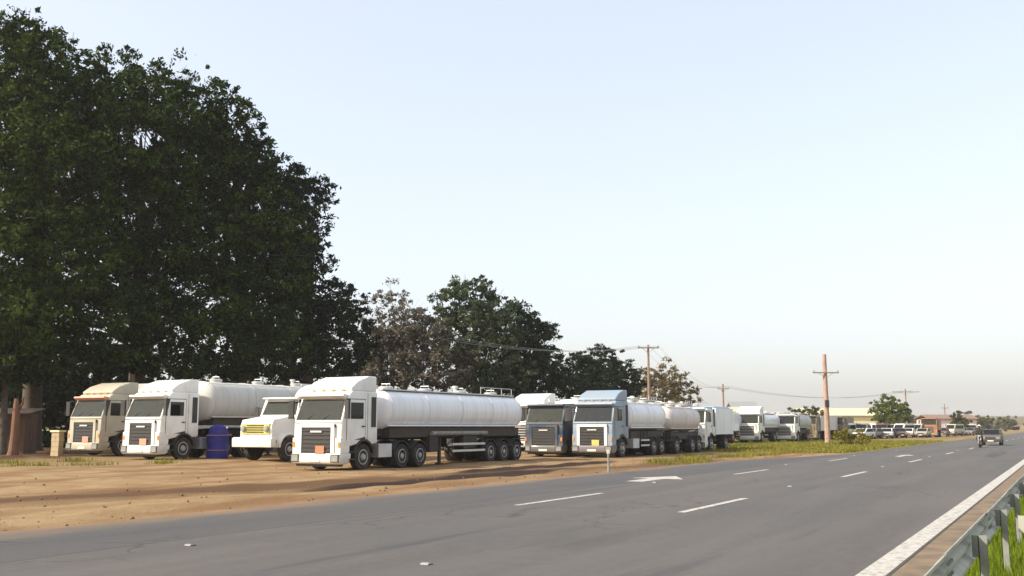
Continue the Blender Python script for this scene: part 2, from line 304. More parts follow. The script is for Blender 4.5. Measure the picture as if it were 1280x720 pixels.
# ------------------------------------------------------------------ object helpers
def tag(o, label=None, cat=None, group=None, kind=None):
    if label: o["label"] = label
    if cat: o["category"] = cat
    if group: o["group"] = group
    if kind: o["kind"] = kind
    return o
def empty(name, loc, rz=0):
    o = bpy.data.objects.new(name, None); COL.objects.link(o); o.location = loc; o.rotation_euler = (0, 0, rz); o.empty_display_size = .3
    return o
def obj(name, mesh, mat, parent=None, loc=(0, 0, 0), rot=(0, 0, 0), scale=(1, 1, 1)):
    o = bpy.data.objects.new(name, mesh); COL.objects.link(o)
    if parent is not None: o.parent = parent
    o.location = loc; o.rotation_euler = rot; o.scale = scale
    if mat is not None:
        if not mesh.materials: mesh.materials.append(None)
        o.material_slots[0].link = 'OBJECT'; o.material_slots[0].material = mat
    return o
class MB:
    def __init__(s): s.bm = bmesh.new()
    def _bev(s, faces, w, seg=1):
        if w <= 0: return
        es = set(e for f in faces for e in f.edges if len(e.link_faces) == 2 and e.calc_face_angle(0) > R(28))
        bmesh.ops.bevel(s.bm, geom=list(es), offset=w, segments=seg, affect='EDGES', profile=.6, clamp_overlap=True)
    def box(s, x0, x1, y0, y1, z0, z1, bev=0, seg=1):
        v = [s.bm.verts.new(p) for p in ((x0, y0, z0), (x1, y0, z0), (x1, y1, z0), (x0, y1, z0), (x0, y0, z1), (x1, y0, z1), (x1, y1, z1), (x0, y1, z1))]
        f = [s.bm.faces.new([v[i] for i in q]) for q in ((3, 2, 1, 0), (4, 5, 6, 7), (0, 1, 5, 4), (1, 2, 6, 5), (2, 3, 7, 6), (3, 0, 4, 7))]
        s._bev(f, bev, seg); return s
    def prism(s, prof, x0, x1, bev=0, seg=1):      # prof: (y,z) outline, extruded along x
        a = [s.bm.verts.new((x0, y, z)) for y, z in prof]; b = [s.bm.verts.new((x1, y, z)) for y, z in prof]
        n = len(prof); f = [s.bm.faces.new(a[::-1]), s.bm.faces.new(b)]
        for i in range(n): f.append(s.bm.faces.new((a[i], a[(i + 1) % n], b[(i + 1) % n], b[i])))
        bmesh.ops.recalc_face_normals(s.bm, faces=f); s._bev(f, bev, seg); return s
    def slab(s, pts, th, bev=0):                   # quad/polygon pushed out along its normal by th
        p = [Vector(q) for q in pts]; n = (p[1] - p[0]).cross(p[2] - p[0]).normalized() * th
        a = [s.bm.verts.new(q) for q in p]; b = [s.bm.verts.new(q + n) for q in p]; k = len(p)
        f = [s.bm.faces.new(a[::-1]), s.bm.faces.new(b)]
        for i in range(k): f.append(s.bm.faces.new((a[i], a[(i + 1) % k], b[(i + 1) % k], b[i])))
        bmesh.ops.recalc_face_normals(s.bm, faces=f); s._bev(f, bev); return s
    def tube(s, pts, rad, n=8, cap=True):
        pts = [Vector(p) for p in pts]; rad = rad if isinstance(rad, (list, tuple)) else [rad] * len(pts); rings = []
        for i, p in enumerate(pts):
            t = (pts[min(i + 1, len(pts) - 1)] - pts[max(i - 1, 0)]).normalized()
            u = t.cross(Vector((0, 0, 1)) if abs(t.z) < .9 else Vector((1, 0, 0))).normalized(); v = t.cross(u)
            rings.append([s.bm.verts.new(p + (u * math.cos(2 * math.pi * k / n) + v * math.sin(2 * math.pi * k / n)) * rad[i]) for k in range(n)])
        for a, b in zip(rings, rings[1:]):
            for k in range(n): s.bm.faces.new((a[k], a[(k + 1) % n], b[(k + 1) % n], b[k]))
        if cap: s.bm.faces.new(rings[0][::-1]); s.bm.faces.new(rings[-1])
        return s
    def lathe(s, prof, n=24, axis='x'):            # prof: (axial, radius)
        rings = []
        for a, r in prof:
            ring = []
            for k in range(n):
                c, q = math.cos(2 * math.pi * k / n) * r, math.sin(2 * math.pi * k / n) * r
                ring.append(s.bm.verts.new((a, c, q) if axis == 'x' else (c, q, a) if axis == 'z' else (c, a, q)))
            rings.append(ring)
        for a, b in zip(rings, rings[1:]):
            for k in range(n): s.bm.faces.new((a[k], a[(k + 1) % n], b[(k + 1) % n], b[k]))
        s.bm.faces.new(rings[0][::-1]); s.bm.faces.new(rings[-1]); return s
    def mesh(s, name, smooth=True):
        bmesh.ops.recalc_face_normals(s.bm, faces=s.bm.faces[:])
        if smooth:
            for f in s.bm.faces: f.smooth = True
            for e in s.bm.edges: e.smooth = e.calc_face_angle(3.2) < R(32) if len(e.link_faces) == 2 else True
        m = bpy.data.meshes.new(name); s.bm.to_mesh(m); s.bm.free(); return m
CACHE = {}
def cached(key, fn):
    if key not in CACHE: CACHE[key] = fn().mesh(key)
    return CACHE[key]

# ------------------------------------------------------------------ setting
def grid_axis(segs):
    out = []
    for a, b, st in segs: out += list(np.arange(a, b, st))
    return np.array(out + [segs[-1][1]])
gx = grid_axis([(-3200, -600, 200), (-600, -120, 40), (-120, -52, 6), (-52, -26, .8), (-26, -14, .28), (-14, -12, .5), (-12, -1, 2.2), (-1, 4, .25), (4, 20, 2), (20, 200, 30), (200, 3200, 200)])
gy = grid_axis([(-800, -60, 80), (-60, 4, 8), (4, 50, .45), (50, 120, 1.6), (120, 400, 20), (400, 3200, 120)])
GX, GY = np.meshgrid(gx, gy); GZ = gz(GX, GY)
vv = np.stack([GX, GY, GZ], -1).reshape(-1, 3); nx, ny = len(gx), len(gy)
ii = (np.arange(ny - 1)[:, None] * nx + np.arange(nx - 1)[None]).reshape(-1)
ff = np.stack([ii, ii + 1, ii + nx + 1, ii + nx], -1)
def npmesh(name, v, f, smooth=False):
    m = bpy.data.meshes.new(name); k = f.shape[1]
    m.vertices.add(len(v)); m.vertices.foreach_set("co", v.astype(np.float32).ravel())
    m.loops.add(f.size); m.loops.foreach_set("vertex_index", f.astype(np.int32).ravel())
    m.polygons.add(len(f)); m.polygons.foreach_set("loop_start", np.arange(0, f.size, k, dtype=np.int32)); m.polygons.foreach_set("loop_total", np.full(len(f), k, dtype=np.int32))
    if smooth: m.polygons.foreach_set("use_smooth", np.ones(len(f), bool))
    m.update(calc_edges=True); m.validate(); return m
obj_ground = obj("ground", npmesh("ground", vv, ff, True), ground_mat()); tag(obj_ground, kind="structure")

def strip(name, left, right, ys, z, mat, kind="structure"):
    ys = np.asarray(ys, float); l = left(ys); r = right(ys); nc = 4; rows = []
    for k in range(nc + 1):
        x = l + (r - l) * k / nc; rows.append(np.stack([x, ys, np.full_like(ys, z)], -1))
    v = np.stack(rows, 1).reshape(-1, 3); n = len(ys); c = nc + 1
    i = (np.arange(n - 1)[:, None] * c + np.arange(nc)[None]).reshape(-1)
    f = np.stack([i, i + 1, i + c + 1, i + c], -1)
    return tag(obj(name, npmesh(name, v, f), mat), kind=kind)
ysr = np.concatenate([np.arange(-60, 0, 4), np.arange(0, 80, .35), np.arange(80, 200, 3), np.arange(200, 900, 40)])
strip("road", lambda y: road_edge(y) + .16 * wob(y, y, .7, 9) + .10 * wob(y, y, .23, 2), lambda y: y * 0 - 1.93, ysr, .016, asphalt_mat())
strip("shoulder", lambda y: y * 0 - 2.05, lambda y: y * 0 - 1.28 + .10 * wob(y, y, .6, 3), ysr, .008, shoulder_mat())
lm = line_mat()
strip("edge_line", lambda y: y * 0 - 2.26, lambda y: y * 0 - 1.96, np.concatenate([np.arange(-20, 200, 4), [500, 890]]), .021, lm)
for k in range(-1, 12):
    yc = 21.4 + 16 * k
    for x, wd in ((-6.85, .17), (-10.55, .16)):
        if x < -8 and (k > 2 or k < 0): continue
        strip("lane_dash", lambda y: y * 0 + x - wd / 2, lambda y: y * 0 + x + wd / 2, [yc - 2.25, yc + 2.25], .021, lm)
# arrow in the far lane
b = MB(); ax, ay = -11.9, 30.6
for poly in ([(-.24, -1.5), (.24, -1.5), (.24, .4), (-.24, .4)], [(-.80, .4), (.80, .4), (0, 2.3)]):
    b.bm.faces.new([b.bm.verts.new((ax + p[0] * 1.15, ay + p[1], .021)) for p in poly])
tag(obj("road_arrow", b.mesh("road_arrow", False), lm), kind="structure")
b = MB(); ay = 62
for poly in ([(-.13, -2.6), (.13, -2.6), (.13, .4), (-.13, .4)], [(-.55, .4), (.55, .4), (0, 2.4)]):
    b.bm.faces.new([b.bm.verts.new((-8.6 + p[0], ay + p[1], .021)) for p in poly])
tag(obj("road_arrow", b.mesh("road_arrow", False), lm), kind="structure")
# reflective studs between the dashes
stud = cached("road_stud", lambda: MB().prism([(-.06, 0), (.06, 0), (.035, .022), (-.035, .022)], -.055, .055, .004))
for k in range(-1, 4):
    for x, side in ((-7.05, "near"), (-11.1, "far")):
        y = 10.6 + 16 * (k + 1) if k >= 0 else 10.5
        if k == -1: pass
        else: y = 13.4 + 16 * (k + .0) + 15.4
        o = obj("road_stud", stud, lens, None, (x, y, .018), (0, 0, 0), (1.1, 1.1, 1))
        which = ["nearest the camera", "second along the line", "third along the line", "fourth along the line", "farthest along the line"][k + 1]
        tag(o, f"small white reflective stud on the {side} lane line, {which}", "road stud", "reflective studs between the lane dashes")

# ------------------------------------------------------------------ vehicles: shared pieces
def wheel(parent, x, y, r=.52, wd=.30, side=1, dual=False, rim=rimm):
    wd = .62 if dual else wd
    def ty():
        h = wd / 2; return MB().lathe([(-h, r * .60), (-h, r * .93), (-h * .82, r), (h * .82, r), (h, r * .93), (h, r * .60), (h * .9, r * .55)], 28)
    def ri():
        if dual: return MB().lathe([(-.02, r * .58), (.30, r * .58), (.315, r * .53), (.12, r * .48), (.10, r * .26), (.30, r * .22), (.33, r * .10), (.33, .01)], 24)
        h = wd / 2; return MB().lathe([(-.02, r * .58), (h + .006, r * .58), (h + .01, r * .52), (h - .05, r * .47), (h - .03, r * .28), (h + .05, r * .2), (h + .06, .01)], 24)
    k = f"{r}_{wd}_{dual}"
    t = obj("wheel", cached("tyre_" + k, ty), rubber, parent, (x, y, r), (0, 0, 0 if side > 0 else math.pi))
    obj("rim", cached("rim_" + k, ri), rim, t, (.008, 0, 0))
    return t
def arc(cy, cz, r, a0, a1, n=7):
    return [(cy + r * math.cos(R(a0 + (a1 - a0) * i / n)), cz + r * math.sin(R(a0 + (a1 - a0) * i / n))) for i in range(n + 1)]

def cabover(T, paintm, high=True, grillec=plastic, detail=True, plate=None, visor=None, frame=None, width=2.42, gl=None, bumper=None):
    hw = width / 2; gl = gl or glass; frame = frame or paintm; bumper = bumper or paintm
    top = 3.12 if high else 2.95
    def body():
        prof = [(.10, .95), (0, 1.35), (.02, 1.95), (.36, 2.78), (.46, top - .12), (.62, top), (2.28, top), (2.30, 1.05), (2.0, 1.02)] + arc(1.42, .55, .66, 45, 135, 6)[0:] + [(.55, .95)]
        return MB().prism(prof, -hw, hw, .085, 3)
    obj("cab_body", cached(f"cab_body_{high}_{width}", body), paintm, T)
    if high:
        def fair(): return MB().prism([(.66, top - .01), (.62, top + .12), (1.05, 3.52), (1.75, 3.74), (2.26, 3.74), (2.27, top - .01)], -hw + .06, hw - .06, .14, 4)
        fr = obj("roof_fairing", cached(f"roof_fairing_{width}", fair), paintm, T)
        obj("vent", cached("roof_vent", lambda: MB().box(hw - .11, hw - .075, 1.35, 2.05, 3.42, 3.62, .01)), plastic, fr)
    # glazing
    a = Vector((0, .02, 1.95)); bq = Vector((0, .36, 2.78)); dirn = (bq - a)
    def ws(x, t0, t1, off):
        nrm = Vector((0, -dirn.z, dirn.y)).normalized() * off
        p0 = a + dirn * t0 + nrm; p1 = a + dirn * t1 + nrm
        return [(-x, p0.y, p0.z), (x, p0.y, p0.z), (x - .05, p1.y, p1.z), (-x + .05, p1.y, p1.z)]
    obj("windscreen_seal", cached("ws_seal", lambda: MB().slab(ws(hw - .08, .02, .99, -.01), .022)), plastic, T)
    wsn = obj("windscreen", cached("ws", lambda: MB().slab(ws(hw - .13, .07, .94, .013), .012)), gl, T)
    if detail:
        for sx in (-.55, .25):
            p0 = a + dirn * .08; p1 = a + dirn * .55
            obj("wiper", cached(f"wiper{sx}", lambda: MB().tube([(sx, p0.y - .05, p0.z), (sx + .45, p1.y - .06, p1.z - .12)], .014, 5)), plastic, wsn)
    obj("sun_visor", cached(f"visor_{width}", lambda: MB().prism([(.28, 2.80), (.12, 2.92), (.16, 3.0), (.46, 2.96)], -hw + .06, hw - .06, .012)), visor or paintm, T)
    # front: lower grille opening with slats, bumper, lamps
    g = obj("grille", cached("grille", lambda: MB().box(-.74, .74, -.055, .03, .60, 1.70, .02)), grillec, T)
    for k in range(6):
        obj("slat", cached("slat", lambda: MB().box(-.70, .70, -.085, -.055, 0, .045, .008)), paintm if not detail else plastic, g, (0, 0, .74 + k * .16))
    if detail: obj("badge_bar", cached("badge_bar", lambda: MB().box(-.28, .28, -.10, -.056, 1.49, 1.56, .012)), alum, g)
    obj("grille_frame", cached("grille_frame", lambda: MB().box(-.90, -.735, -.09, .04, .52, 1.80, .02).box(.735, .90, -.09, .04, .52, 1.80, .02).box(-.90, .90, -.092, .04, 1.69, 1.82, .02)), frame, T)
    obj("bumper", cached(f"bumper{width}", lambda: MB().prism([(-.12, .30), (-.14, .42), (-.12, .66), (-.02, .70), (.62, .70), (.60, .45), (.40, .27), (0, .26)], -hw, hw, .07, 3)), bumper, T)
    obj("air_dam", cached(f"air_dam{width}", lambda: MB().box(-hw + .15, hw - .15, .02, .30, .18, .262, .01)), plastic, T)
    for s in (-1, 1):
        obj("corner_panel", cached(f"corner_panel{width}", lambda: MB().box(-(hw - .915) / 2, (hw - .915) / 2, -.05, .5, .69, 1.28, .03)), paintm, T, (s * (.905 + hw - .01) / 2, 0, 0))
        hl = obj("headlight", cached("headlight", lambda: MB().box(-.16, .16, -.028, .03, -.12, .12, .03)), lens, T, (s * (hw - .22), -.135, .50))
        obj("bezel", cached("bezel", lambda: MB().box(-.20, .20, -.02, .03, -.15, .15, .02)), plastic, hl, (0, .005, 0))
        obj("indicator", cached("indicator", lambda: MB().box(-.05, .05, -.03, .02, -.10, .10, .015)), amber, T, (s * (hw - .08), -.045, 1.02))
        # door, window, handle, steps
        obj("door_seam", cached(f"doorseam{s}{width}", lambda: MB().box(min(s * (hw - .02), s * (hw + .004)), max(s * (hw - .02), s * (hw + .004)), .27, 1.48, 1.20, 2.81)), plastic, T)
        d = obj("door", cached(f"door{s}{width}", lambda: MB().slab([(s * hw, .30, 1.12), (s * hw, .30, 1.98), (s * hw, .50, 2.78), (s * hw, 1.45, 2.78), (s * hw, 1.45, 1.32), (s * hw, .98, 1.24)] if s < 0 else [(s * hw, .98, 1.24), (s * hw, 1.45, 1.32), (s * hw, 1.45, 2.78), (s * hw, .50, 2.78), (s * hw, .30, 1.98), (s * hw, .30, 1.12)], .012)), paintm, T)
        obj("side_window", cached(f"sw{s}{width}", lambda: MB().box(min(s * (hw + .006), s * (hw + .022)), max(s * (hw + .006), s * (hw + .022)), .52, 1.32, 2.02, 2.66, .004)), glassdark, d)
        obj("handle", cached(f"dh{s}{width}", lambda: MB().box(min(s * (hw + .01), s * (hw + .05)), max(s * (hw + .01), s * (hw + .05)), 1.22, 1.40, 1.70, 1.75, .01)), plastic, d)
        obj("step", cached("cab_step", lambda: MB().box(-.14, .14, .45, .80, .42, .47, .01).box(-.12, .12, .47, .80, .70, .75, .01).box(-.02, .02, .45, .48, .42, .92)), plastic, T, (s * (hw - .12), 0, 0))
        mr = obj("mirror", cached("mirror", lambda: MB().box(-.11, .11, -.05, .05, -.36, .36, .035, 2)), plastic, T, (s * (hw + .20), .06, 2.38), (0, 0, -s * R(10)))
        obj("mirror_arm", cached(f"mirror_arm{s}", lambda: MB().tube([(0, 0, .30), (-s * .10, .02, .38), (-s * .26, .06, .38)], .02, 6)), plastic, mr)
        obj("wheel_arch", cached(f"cab_arch{s}", lambda: MB().prism(arc(1.42, .55, .665, 12, 168, 12) + arc(1.42, .55, .60, 168, 12, 12), s * (hw - .42), s * (hw + .02))), plastic, T)
        wheel(T, s * (hw - .19), 1.42, .52, .30, s)
    obj("body_seam", cached(f"bseam{width}", lambda: MB().box(-hw - .004, hw + .004, 1.60, 1.615, 1.12, 3.05)), plastic, T)
    obj("front_seam", cached(f"fseam{width}", lambda: MB().box(-hw + .04, hw - .04, -.012, .02, 1.86, 1.88)), plastic, T)
    obj("side_intake", cached("side_intake", lambda: MB().box(hw - .03, hw + .02, 1.85, 2.15, 1.7, 2.9, .02)), plastic, T)
    if detail:
        obj("number_plate", cached("number_plate", lambda: MB().box(-.26, .26, -.155, -.13, .36, .47, .004)), plate_w, T)
        for x in (-.75, -.25, .25, .75): obj("marker_lamp", cached("marker_lamp", lambda: MB().box(-.06, .06, -.03, .03, 0, .05, .01)), amber, T, (x, .58, top + .0))
    if plate: obj("hazard_plate", cached("hazard_plate", lambda: MB().box(-.22, .22, -.115, -.088, .66, .98, .006)), plate, T, (.22, 0, 0))
    # under the cab
    obj("engine_block", cached("engine_block", lambda: MB().box(-.45, .45, .35, 2.1, .40, .96, .08)), chassis, T)

def chassis_rails(T, y0, y1, z=.82):
    key = f"rails{y0}{y1}{z}"
    obj("chassis", cached(key, lambda: MB().box(-.48, -.38, y0, y1, z, z + .27, .01).box(.38, .48, y0, y1, z, z + .27, .01)), chassis, T)
def axle(T, y, hw=1.21, dual=True, fender=True, r=.50):
    for s in (-1, 1): wheel(T, s * (hw - .31), y, r, .3, s, dual)
    obj("axle", cached(f"axle{r}{hw}", lambda: MB().tube([(-hw + .3, 0, 0), (hw - .3, 0, 0)], .075, 8).box(-.2, .2, -.18, .18, -.16, .16, .05)), chassis, T, (0, y, r))
    if fender:
        for s in (-1, 1):
            obj("mudguard", cached(f"mg{r}{hw}", lambda: MB().prism(arc(0, 0, r + .14, 25, 155, 9) + arc(0, 0, r + .11, 155, 25, 9), -.29, .29)), plastic, T, (s * (hw - .30), y, r))

def tank_body(T, y0, y1, zc=2.42, hh=.86, hw=1.20, mat=tankwhite, lids=4, bands=5, rail=True, key=None):
    L = y1 - y0
    def tk():
        b = MB(); n = 40; rings = []
        prof = [(0, .30), (.05, .62), (.14, .86), (.26, .97), (.36, 1.0)] + [(L * t, 1.0) for t in np.linspace(.08, .92, 7)] + [(L - .36, 1.0), (L - .26, .97), (L - .14, .86), (L - .05, .62), (L, .30)]
        for yy, sc_ in prof:
            ring = []
            for k in range(n):
                a = 2 * math.pi * k / n; c, s = math.cos(a), math.sin(a); e = 2 / 2.5
                ring.append(b.bm.verts.new((hw * sc_ * math.copysign(abs(c) ** e, c), yy, hh * sc_ * math.copysign(abs(s) ** e, s))))
            rings.append(ring)
        for p, q in zip(rings, rings[1:]):
            for k in range(n): b.bm.faces.new((p[k], p[(k + 1) % n], q[(k + 1) % n], q[k]))
        b.bm.faces.new(rings[0][::-1]); b.bm.faces.new(rings[-1]); return b
    t = obj("tank", cached(f"tank{L:.1f}{hw}{hh}", tk), mat, T, (0, y0, zc))
    def band():
        b = MB(); n = 40; rr = []
        for off, yy in ((.004, -.035), (.022, -.03), (.022, .03), (.004, .035)):
            ring = []
            for k in range(n):
                a = 2 * math.pi * k / n; c, s = math.cos(a), math.sin(a); e = 2 / 2.5
                ring.append(b.bm.verts.new(((hw + off) * math.copysign(abs(c) ** e, c), yy, (hh + off) * math.copysign(abs(s) ** e, s))))
            rr.append(ring)
        for p, q in zip(rr, rr[1:]):
            for k in range(n): b.bm.faces.new((p[k], p[(k + 1) % n], q[(k + 1) % n], q[k]))
        return b
    for k in range(bands):
        obj("band", cached(f"band{hw}{hh}", band), mat, t, (0, .40 + (L - .8) * k / max(1, bands - 1), 0))
    for k in range(lids):
        lx = .0; ly = L * (k + .5) / lids
        obj("manhole_lid", cached("lid", lambda: MB().lathe([(0, .30), (.10, .30), (.11, .33), (.16, .33), (.20, .24), (.21, .01)], 18, 'z').tube([(-.22, 0, .2), (-.22, 0, .30), (.22, 0, .30), (.22, 0, .2)], .02, 6)), alum, t, (lx, ly, hh - .03))
    obj("catwalk", cached(f"catwalk{L:.1f}", lambda: MB().box(.36, .72, .3, L - .3, hh - .03, hh + .02, .005).box(-.72, -.68, .3, L - .3, hh - .05, hh + .08, .005)), alum, t)
    if rail:
        def hr():
            b = MB(); ys = np.linspace(L * .70, L - .5, 4)
            b.tube([(.68, ys[0], hh + .34), (.68, ys[-1], hh + .34)], .020, 6)
            for y in ys: b.tube([(.68, y, hh), (.68, y, hh + .34)], .020, 6)
            return b
        obj("handrail", cached(f"handrail{L:.1f}", hr), alum, t)
        obj("valve_stack", cached("valve_stack", lambda: MB().lathe([(0, .10), (.30, .10), (.32, .15), (.40, .15), (.42, .02)], 12, 'z')), white, t, (-.2, L * .62, hh - .02))
    def lad():
        b = MB()
        for x in (-.85, -.50): b.tube([(x, L + .06, -1.3), (x, L + .06, hh + .1)], .025, 6)
        for k in range(8): b.tube([(-.85, L + .06, -1.2 + k * .28), (-.50, L + .06, -1.2 + k * .28)], .018, 5)
        return b
    obj("ladder", cached(f"ladder{L:.1f}", lad), alum, t)
    obj("support_skirt", cached(f"skirt{L:.1f}", lambda: MB().prism([(.3, -hh - .22), (.3, -hh + .16), (L - .3, -hh + .16), (L - .3, -hh - .22)], -.62, .62)), chassis, t)
    obj("underside_shade_box", cached(f"shadebox{L:.1f}", lambda: MB().box(-.98, .98, .5, L - .3, -hh - .30, -hh + .12, .03)), chassis, t)  # plain dark box added to deepen the shade under the tank
    obj("side_trim", cached(f"strim{L:.1f}{hw}{hh}", lambda: MB().box(hw - .22, hw - .08, .3, L - .3, -hh * .80, -hh * .72, .01).box(-hw + .08, -hw + .22, .3, L - .3, -hh * .80, -hh * .72, .01)), mat, t)
    return t

def underrun(T, y0, y1, zs=(.62, .92), hw=1.17):
    for s in (-1, 1):
        for z in zs:
            obj("side_guard_rail", cached(f"sgr{y0}{y1}", lambda: MB().box(-.02, .02, y0, y1, -.05, .05, .01)), alum, T, (s * hw, 0, z))
        def br():
            b = MB()
            for y in np.linspace(y0 + .15, y1 - .15, 3): b.box(-.03, .03, y - .03, y + .03, .55, 1.45)
            return b
        obj("guard_bracket", cached(f"sgb{y0}{y1}", br), chassis, T, (s * (hw - .06), 0, 0))

def rear_end(T, y, hw=1.18):
    obj("rear_bumper", cached("rbump", lambda: MB().box(-hw, hw, -.05, .05, .50, .66, .02)), chassis, T, (0, y, 0))
    for s in (-1, 1): obj("tail_light", cached("tail_light", lambda: MB().box(-.18, .18, -.02, .03, -.06, .06, .01)), redlens, T, (s * (hw - .3), y + .06, .80))

GROUP = "tanker trucks parked in rows on the dirt lot"
def tanker_semi(label, x, y, paintm, tankm=tankwhite, tank=(2.95, 14.9), zc=2.42, hh=.86, detail=True, rz=0, **kw):
    T = tag(empty("tanker_truck", (x, y, float(gz(x, y))), rz), label, "truck", GROUP)
    cabover(T, paintm, detail=detail, **kw)
    chassis_rails(T, 2.0, 6.4, .80)
    for yy in (4.05, 5.38): axle(T, yy)
    for s in (-1, 1):
        obj("fuel_tank", cached("fuel_tank", lambda: MB().box(-.28, .28, 2.45, 3.35, .48, 1.02, .10, 3)), alum, T, (s * .88, 0, 0))
        obj("deck_box", cached("deck_box", lambda: MB().box(-.25, .25, 6.3, 7.0, .60, 1.35, .02)), chassis, T, (s * .82, 0, 0))
        obj("landing_leg", cached("landing_leg", lambda: MB().box(-.06, .06, 7.5, 7.62, .10, 1.3).box(-.14, .14, 7.42, 7.70, .04, .10, .01)), chassis, T, (s * .75, 0, 0))
    obj("exhaust_stack", cached("exhaust", lambda: MB().tube([(-.95, 2.52, 1.1), (-.95, 2.52, 3.2), (-.95, 2.62, 3.35)], .07, 10)), alum, T)
    obj("trailer_beam", cached("trailer_beam", lambda: MB().box(-.50, -.38, 4.2, 14.7, 1.16, 1.44, .01).box(.38, .50, 4.2, 14.7, 1.16, 1.44, .01).box(-1.1, 1.1, 14.4, 14.6, 1.0, 1.3, .01)), chassis, T)
    tank_body(T, tank[0], tank[1], zc, hh, 1.20, tankm)
    underrun(T, 8.0, 10.9)
    for s in (-1, 1):
        obj("valve_box", cached("valve_box", lambda: MB().box(-.3, .3, 9.0, 10.2, .75, 1.30, .02)), chassis, T, (s * .85, 0, 0))
        obj("hose_tube", cached("hose_tube", lambda: MB().tube([(0, 6.4, 1.42), (0, 11.2, 1.42)], .10, 10)), alum if s < 0 else galvdark, T, (s * 1.08, 0, 0))
    for yy in (11.45, 12.75, 14.05): axle(T, yy)
    rear_end(T, 14.95)
    return T

# row one, along the road
tanker_semi("nearest white tanker truck with framed dark grille and long white tank", -25.85, 30.75, white, plate=orange)
# second tanker by the big trees
tanker_semi("tall white cab tanker under the big dark trees, beside the cream truck", -37.45, 32.2, white, tankgrey, zc=2.75, hh=.98, plate=salmon)

# leftmost: cream cab with grey box trailer
def box_semi(label, x, y, paintm, boxm, visor=None, L=11.0, **kw):
    T = tag(empty("box_truck", (x, y, float(gz(x, y)))), label, "truck", "trucks with box bodies")
    cabover(T, paintm, visor=visor, **kw)
    chassis_rails(T, 2.0, 6.2, .80)
    for yy in (4.05, 5.38): axle(T, yy)
    def bx():
        return MB().box(-1.22, 1.22, 2.75, 2.75 + L, 1.35, 3.72, .04)
    bb = obj("box_body", cached(f"box_body{L}", bx), boxm, T)
    for s in (-1, 1):
        obj("post_rib", cached(f"ribs{s}{L}", lambda: [b := MB(), [b.box(min(s * 1.221, s * 1.25), max(s * 1.221, s * 1.25), 3.0 + k * .9, 3.05 + k * .9, 1.45, 3.62) for k in range(int((L - .3) / .9))]][0]), boxm, bb)
    obj("trailer_beam", cached(f"tb{L}", lambda: MB().box(-.50, -.38, 4.2, L + 2.5, 1.06, 1.35, .01).box(.38, .50, 4.2, L + 2.5, 1.06, 1.35, .01)), chassis, T)
    for k in (2.9, 1.6): axle(T, L + 2.75 - k)
    rear_end(T, L + 2.7)
    return T
box_semi("cream truck with faded red sun visor and grey box body, leftmost truck under the trees", -43.6, 33.9, cream, tankgrey, visor=salmon, plate=salmon)

# bonneted lorry between the second and the first tanker
def bonnet_truck(label, x, y, paintm):
    T = tag(empty("bonneted_truck", (x, y, float(gz(x, y)))), label, "truck")
    obj("bonnet", cached("bonnet", lambda: MB().prism([(0, .85), (-.02, 1.55), (.10, 1.82), (1.45, 2.02), (1.45, .95)] + [(1.15, .95)] + arc(.95, .55, .60, 42, 138, 6), -.92, .92, .08, 2)), paintm, T)
    obj("cab_body", cached("bonnet_cab", lambda: MB().prism([(1.42, .80), (1.42, 2.02), (1.72, 2.72), (1.9, 2.86), (3.1, 2.86), (3.15, .80)], -1.13, 1.13, .06, 2)), paintm, T)
    g = obj("grille", cached("bon_grille", lambda: MB().box(-.82, .82, -.07, .02, 1.20, 1.66, .02)), yellow, T)
    for k in range(4): obj("slat", cached("bon_slat", lambda: MB().box(-.50, .50, -.10, -.07, 0, .04, .006)), plastic, g, (0, 0, 1.26 + k * .10))
    obj("bumper", cached("bon_bumper", lambda: MB().prism([(-.28, .62), (-.30, .98), (-.22, 1.05), (.02, 1.05), (.05, .62)], -1.16, 1.16, .03, 2)), paintm, T)
    for s in (-1, 1):
        obj("headlight", cached("bon_hl", lambda: MB().lathe([(-.09, .02), (-.08, .10), (-.04, .14), (.02, .15), (.03, .15)], 16, 'y')), lens, T, (s * .68, -.09, 1.43))
        obj("fender", cached(f"bon_f{s}", lambda: MB().prism(arc(.95, .55, .70, 5, 175, 12) + arc(.95, .55, .60, 175, 5, 12), min(s * .90, s * 1.16), max(s * .90, s * 1.16), .02)), paintm, T)
        wheel(T, s * 1.0, .95, .52, .28, s)
        obj("side_window", cached(f"bon_sw{s}", lambda: MB().box(min(s * 1.13, s * 1.145), max(s * 1.13, s * 1.145), 1.85, 2.75, 2.05, 2.62, .004)), glassdark, T)
        mr = obj("mirror", cached("bon_mirror", lambda: MB().box(-.09, .09, -.03, .03, -.22, .22, .02)), plastic, T, (s * 1.38, 1.50, 2.20))
        obj("mirror_arm", cached(f"bma{s}", lambda: MB().tube([(0, 0, .1), (-s * .24, .1, .18)], .015, 5)), plastic, mr)
    obj("windscreen", cached("bon_ws", lambda: MB().slab([(-1.0, 1.43, 2.06), (1.0, 1.43, 2.06), (.94, 1.70, 2.66), (-.94, 1.70, 2.66)], .014)), glass, T)
    obj("roof_visor", cached("bon_vis", lambda: MB().prism([(1.66, 2.74), (1.45, 2.80), (1.48, 2.85), (1.85, 2.87)], -1.05, 1.05, .01)), paintm, T)
    chassis_rails(T, .3, 9.3, .75)
    for yy in (6.3, 7.6): axle(T, yy)
    tank_body(T, 3.4, 9.4, 2.50, 1.0, 1.15, tankgrey, 3, 3, rail=False)
    for s in (-1, 1): obj("fuel_tank", cached("fuel_tank_b", lambda: MB().box(-.24, .24, 3.4, 4.6, .50, .95, .08, 2)), chassis, T, (s * .85, 0, 0))
    rear_end(T, 9.45)
    return T
bonnet_truck("old white bonneted truck with yellow grille, half hidden behind the foremost white tanker", -31.75, 33.6, white)

